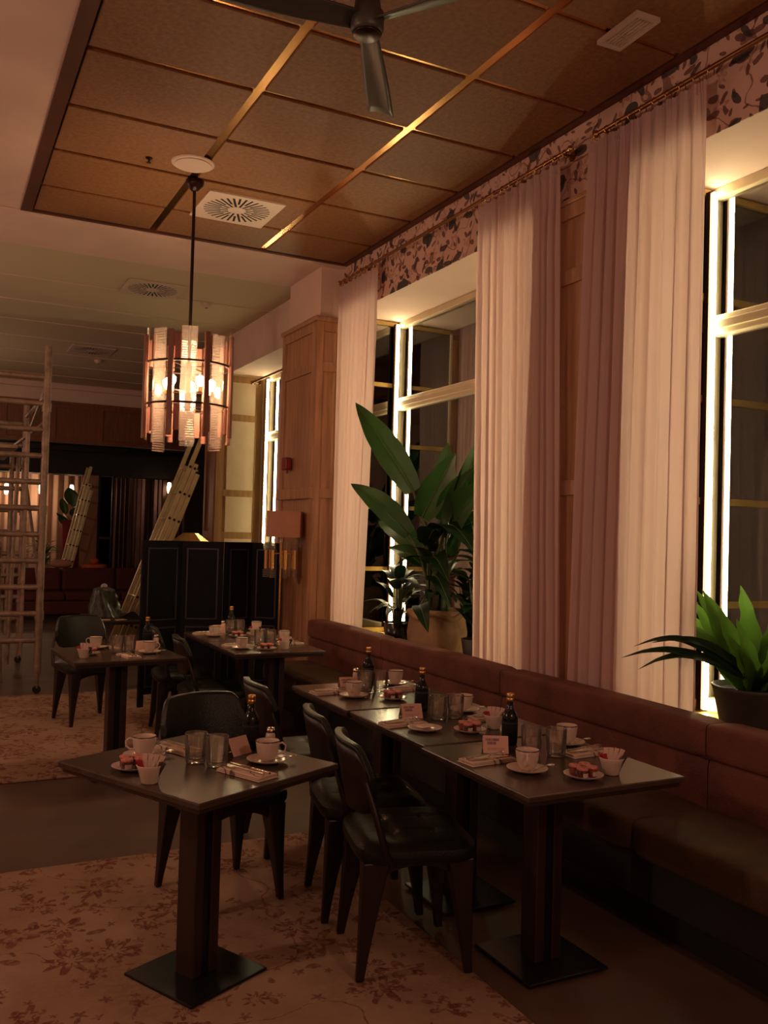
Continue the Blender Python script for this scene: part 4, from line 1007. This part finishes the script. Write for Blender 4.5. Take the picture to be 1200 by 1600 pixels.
# ------------------------------------------------------------------ scaffold tower
sf = thing('scaffold_tower', 'paint-spattered aluminium scaffold tower at the left edge', 'scaffold', (.90, 8.62, 0))
R1 = .034
def tube(n, a, b, r=R1, m='alu'): return MB().cyl(a, b, r, n=10).build(n, M[m], sf)
for yy, z1, nz in ((0, 3.14, 12), (1.95, 2.85, 11)):
    for x in (0, -1.35): tube('upright', (x, yy, .18), (x, yy, z1 if x == 0 else 2.6))
    for k in range(nz - 1):
        z = .48 + k * .237
        if z < z1: tube('rung', (-1.35, yy, z), (0, yy, z), .026)
    for x in (0, -1.35):
        tube('leg_jack', (x, yy, .05), (x, yy, .20), .018); MB().cyl((x, yy - .015, .036), (x, yy + .015, .036), .036, n=16).build('caster', M['base'], sf)
        for z in (.70, 1.65, 2.58): tube('coupling', (x, yy, z - .04), (x, yy, z + .04), .042)
tube('brace', (0, 0, .9), (0, 1.95, 2.1), .018); tube('brace', (0, 0, 2.45), (-.25, 1.95, 2.25), .018); tube('brace', (0, .06, 2.78), (0, 1.95, 2.42), .018)
tube('upright', (-.13, 1.95, .3), (-.13, 1.95, 2.3), .026); tube('upright', (-.32, .5, .2), (-.32, .5, 1.35), .026); tube('upright', (-.22, .5, .2), (-.18, .5, 2.2), .02)
tube('guard_rail', (0, 0, 2.70), (0, 1.95, 2.70), .019); tube('guard_rail', (-.15, 0, .35), (-.15, 0, 2.35), .02)
bevel(MB().box(-1.30, -.22, .1, 1.85, 2.20, 2.235).build('platform', M['alu'], sf), .004)
ds = thing('step_ladder', 'pale spattered stepladder standing inside the scaffold', 'ladder', (.66, 9.35, 0))
for s in (0, .40):
    MB().bar((-.02 - s, 0, 0), (-.08 - s, .25, 1.5), .045, .03).build('rail', M['alu'], ds); MB().bar((-.02 - s, .75, 0), (-.08 - s, .30, 1.5), .04, .03).build('rail', M['alu'], ds)
for k in range(5): MB().box(-.47 + .012 * k * 0, -.03, .04 + .045 * k, .12 + .045 * k, .25 + k * .27, .275 + k * .27).build('tread', M['alu'], ds)

# ------------------------------------------------------------------ far hall
fa = thing('oak_fascia', None, None); fa['kind'] = 'structure'; fa.name = 'wall_fascia'
MB().box(-4.2, 5.5, YF, YF + .12, 2.86, ZC + .05).build('core', M['plaster'], fa)
bevel(MB().box(-4.2, 5.5, YF - .08, YF, ZC - .08, ZC + .02).build('cornice', M['plaster'], fa), .02)
bevel(MB().box(-4.2, 5.5, YF - .04, YF, 3.47, 3.52).build('cornice', M['oakdark'], fa), .01)
for k in range(13):
    x0 = -4.2 + k * .74
    MB().box(x0, x0 + .74, YF - .012, YF, 2.86, 3.47).build('panel', M['oakdark'], fa)
    bevel(MB().box(x0 - .04, x0 + .04, YF - .03, YF - .012, 2.86, 3.47).build('stile', M['oakdark'], fa), .004)
for z in (2.86, 3.42): bevel(MB().box(-4.2, 5.5, YF - .032, YF - .012, z, z + .06).build('rail', M['oakdark'], fa), .004)
struct('ceiling_hall', MB().box(-4.2, 5.5, YF + .12, 20.6, 2.86, 2.95), M['base'])['kind'] = 'structure'
cb = MB()
for k in range(6): cb.box(-4.2, 5.5, 15.9 + k * .8, 15.96 + k * .8, 2.78, 2.86)
for k in range(7): cb.box(-3.6 + k * 1.3, -3.55 + k * 1.3, YF + .12, 20.6, 2.80, 2.86)
struct('trim_8', cb, M['steel'])
struct('wall_back', MB().box(-4.2, 5.5, 20.6, 20.7, 0, 2.95), M['buff'])
# buff wall, black posts and mirror door
struct('wall_partition', MB().box(2.34, 2.62, 16.42, 16.5, 0, 2.86), M['buff'])['kind'] = 'structure'
struct('wall_partition_beam', MB().box(1.0, 4.6, 16.40, 16.9, 2.40, 2.86), M['base'])['kind'] = 'structure'
dn_ = thing('door_1', None, None); dn_['kind'] = 'structure'
for x in (2.62, 2.86): bevel(MB().box(x, x + .04, 16.40, 16.46, 0, 2.40).build('frame', M['steel'], dn_), .004)
MB().box(2.66, 2.86, 16.43, 16.436, .05, 2.38).build('pane', M['mirror'], dn_); MB().box(2.66, 2.86, 16.41, 16.45, 1.28, 1.32).build('handle', M['silver'], dn_)
sl = thing('mirror_slat_screen', 'dark bronze mirrored slat wall reflecting lamps in the far hall', 'screen')
w0 = None
for k in range(22):
    x = 2.96 + k * .075
    if w0 is None: w0 = MB().bar((0, -.02, 0), (0, -.02, 2.38), .062, .02, up=(.35, 1, 0)).build('slat', M['bronzecurtain'], sl); o = w0
    else: o = w0.copy(); COL.objects.link(o)
    o.location = (x, 16.42, 0); o.rotation_euler = (0, 0, random.uniform(-.5, .5))
struct('trim_9', MB().box(3.1, 4.3, 12.2, 12.3, 0, 2.86).box(3.02, 3.12, 10.76, 10.82, 0, 2.6), M['base'])
# far curtains and lamps behind the sofa
fc = thing('curtain', 'far lit curtain behind the sofa at the back of the hall', 'curtain')
MB().grid(120, 2, lambda u, v: (1.0 + 1.9 * u, 19.8 + .05 * math.sin(60 * u), 2.85 - 2.7 * v)).build('cloth', M['farcurtain'], fc)
fc2 = thing('curtain', 'far peach curtain seen through the scaffold bars', 'curtain')
MB().grid(100, 2, lambda u, v: (-1.0 + 1.6 * u, 19.6 + .05 * math.sin(50 * u), 2.85 - 2.7 * v)).build('cloth', M['farcurtain'], fc2)
for i, (x, y, z, lb) in enumerate(((1.78, 17.5, 2.16, 'small glowing glass lamp left in the far hall, right of the scaffold'), (2.33, 17.6, 2.17, 'small glowing glass lamp above the red pot in the far hall'),
                                   (.98, 16.8, 2.08, 'small glowing lamp seen through the scaffold, lower left'), (1.16, 17.0, 2.12, 'small glowing lamp seen through the scaffold, nearest its post'),
                                   (3.75, 15.9, 2.22, 'small glowing lamp before the bronze slat wall'))):
    t = thing('hall_lamp', lb, 'lamp', (x, y, z))
    MB().lathe([(.001, -.10), (.03, -.09), (.042, 0), (.03, .09), (.001, .10)], n=12).build('bulb', M['smalllamp'], t); MB().cyl((0, 0, .09), (0, 0, 2.86 - z), .006, n=6).build('rod', M['bronze'], t)
so = thing('sofa', 'long oxblood red sofa in the far hall behind the scaffold', 'sofa', (1.1, 15.1, 0))
bevel(MB().box(0, 2.6, 0, .75, .08, .30).build('seat_base', M['sofa'], so), .03); MB().box(.05, 2.55, .08, .7, 0, .08).build('plinth', M['base'], so)
for k in range(3):
    bevel(MB().box(.0 + k * .87, .86 + k * .87, -.02, .55, .30, .43).build('seat_cushion', M['sofa'], so), .04, 3)
    bevel(MB().box(.0 + k * .87, .86 + k * .87, .52, .75, .42, .80).build('back_cushion', M['sofa'], so), .05, 3)
# planters behind the sofa
t = thing('tall_red_planter', 'tall tapered red planter with rubber plant behind the sofa', 'plant', (2.26, 16.85, 0))
q = MB().add([(-.13, -.13, 0), (.13, -.13, 0), (.13, .13, 0), (-.13, .13, 0), (-.19, -.19, 1.60), (.19, -.19, 1.60), (.19, .19, 1.60), (-.19, .19, 1.60), (-.16, -.16, 1.60), (.16, -.16, 1.60), (.16, .16, 1.60), (-.16, .16, 1.60)],
             [(0, 3, 2, 1), (0, 1, 5, 4), (1, 2, 6, 5), (2, 3, 7, 6), (3, 0, 4, 7), (4, 5, 9, 8), (5, 6, 10, 9), (6, 7, 11, 10), (7, 4, 8, 11)]); q.build('pot', M['potred'], t)
MB().box(-.16, .16, -.16, .16, 1.5, 1.57).build('soil', M['soil'], t)
for k, (a, b, w_) in enumerate((((.0, 0, 1.85), (-.05, 0, 2.18), .26), ((-.12, 0, 1.7), (-.18, 0, 1.98), .15), ((.02, 0, 1.66), (.10, .0, 1.84), .22), ((-.15, 0, 1.50), (-.24, -.1, 1.66), .10), ((-.1, 0, 1.58), (-.28, 0, 1.72), .12))):
    MB().tube([(0, 0, 1.56), a], .008, 5).build('stem', M['stem'], t)
    q = MB().grid(10, 8, lambda u, v: (a[0] + (b[0] - a[0]) * u + (v - .5) * w_ * math.sin(PI * min(1, u * .96 + .02)) ** .6, a[1] + .03 * math.sin(PI * v) - .18 * (k > 2), a[2] + (b[2] - a[2]) * u - .1 * w_ * (v - .5))).build('leaf', M['leaf'], t)
bushy('feathery green fern in a dark box behind the sofa', (1.80, 16.95, .35), .20, .35, 'potblack', 46, .45, .42, .055, 'far_fern', 'leaflight', xlim=(-.4, .4), seed=8)
MB_ = MB().box(1.56, 2.04, 16.72, 17.18, 0, .35).build('planter_box', M['potblack']); tag(MB_, 'dark planter box carrying the feathery fern', 'planter'); bevel(MB_, .01)
t = thing('orange_pouffe', 'round orange drum seat behind the sofa', 'pouffe', (2.55, 16.12, 0))
MB().lathe([(.001, 0), (.2, 0), (.215, .02), (.215, .82), (.19, .85), (.001, .85)], n=28).build('drum', M['orange'], t)
MB().ball((0, .0, .90), .085, 8, .7).build('cushion_top', M['orange'], t)
t = thing('rolled_cushion', 'pinkish orange cushion lying on the sofa back', 'cushion', (1.95, 15.72, .80))
MB().grid(24, 10, lambda u, v: (-.17 + .34 * v, .09 * math.sin(2 * PI * u) * math.sin(PI * (.08 + .84 * v)) ** .4, .07 + .07 * math.cos(2 * PI * u) * math.sin(PI * (.08 + .84 * v)) ** .4)).build('cover', M['shade'], t)
# table with wrapped plant behind the far chair
t = thing('side_table', 'low dark table behind the far chair holding a wrapped bundle', 'table', (1.78, 9.35, 0))
bevel(MB().box(-.36, .34, -.45, .45, .57, .60).build('tabletop', M['walnut'], t), .004)
for sx in (-1, 1):
    for sy in (-1, 1): bevel(MB().box(sx * .29 - .02, sx * .29 + .02, sy * .38 - .02, sy * .38 + .02, 0, .57).build('leg', M['walnut'], t), .003)
t = thing('wrapped_bundle', 'crumpled dark green wrapped bundle on the low table', 'bundle', (1.60, 9.45, .601))
rn = random.Random(4); ph = [rn.uniform(0, 6) for _ in range(6)]
MB().grid(28, 18, lambda u, v: (lambda a, z, r: (r * math.cos(a), r * math.sin(a), z))(2 * PI * u, .31 * v, (.125 + .03 * math.sin(5 * u * 6.28 + ph[0] + 4 * v) + .018 * math.sin(9 * u * 6.28 + 9 * v)) * (1.15 - .5 * v) * (1 if v < .9 else (1 - v) * 10 + .05))).build('wrap', M['bag'], t)
MB().ball((.0, 0, .30), .035, 7).build('knot', M['jarlabel'], t)
t = thing('folded_cloth', 'dark crumpled cloth lying on the low table', 'cloth', (1.86, 9.2, .601))
MB().grid(16, 16, lambda u, v: ((u - .5) * .26, (v - .5) * .22, .002 + .05 * math.sin(PI * u) * math.sin(PI * v) * (1 + .4 * math.sin(11 * u + 7 * v)))).build('cloth', M['navy'], t)
for k, (x, y) in enumerate(((1.55, 9.05), (1.70, 9.03), (1.98, 9.05))):
    o = bevel(MB().box(-.05, .05, -.03, .03, 0, .008).build('paper_slip', M['sugarwhite'], None, (x, y, .601), k * .5), .001); tag(o, 'small pale paper slip on the low table, %s' % ('at its left corner', 'before the green bundle', 'right of the dark cloth')[k], 'paper')
print('objects', len(bpy.data.objects))
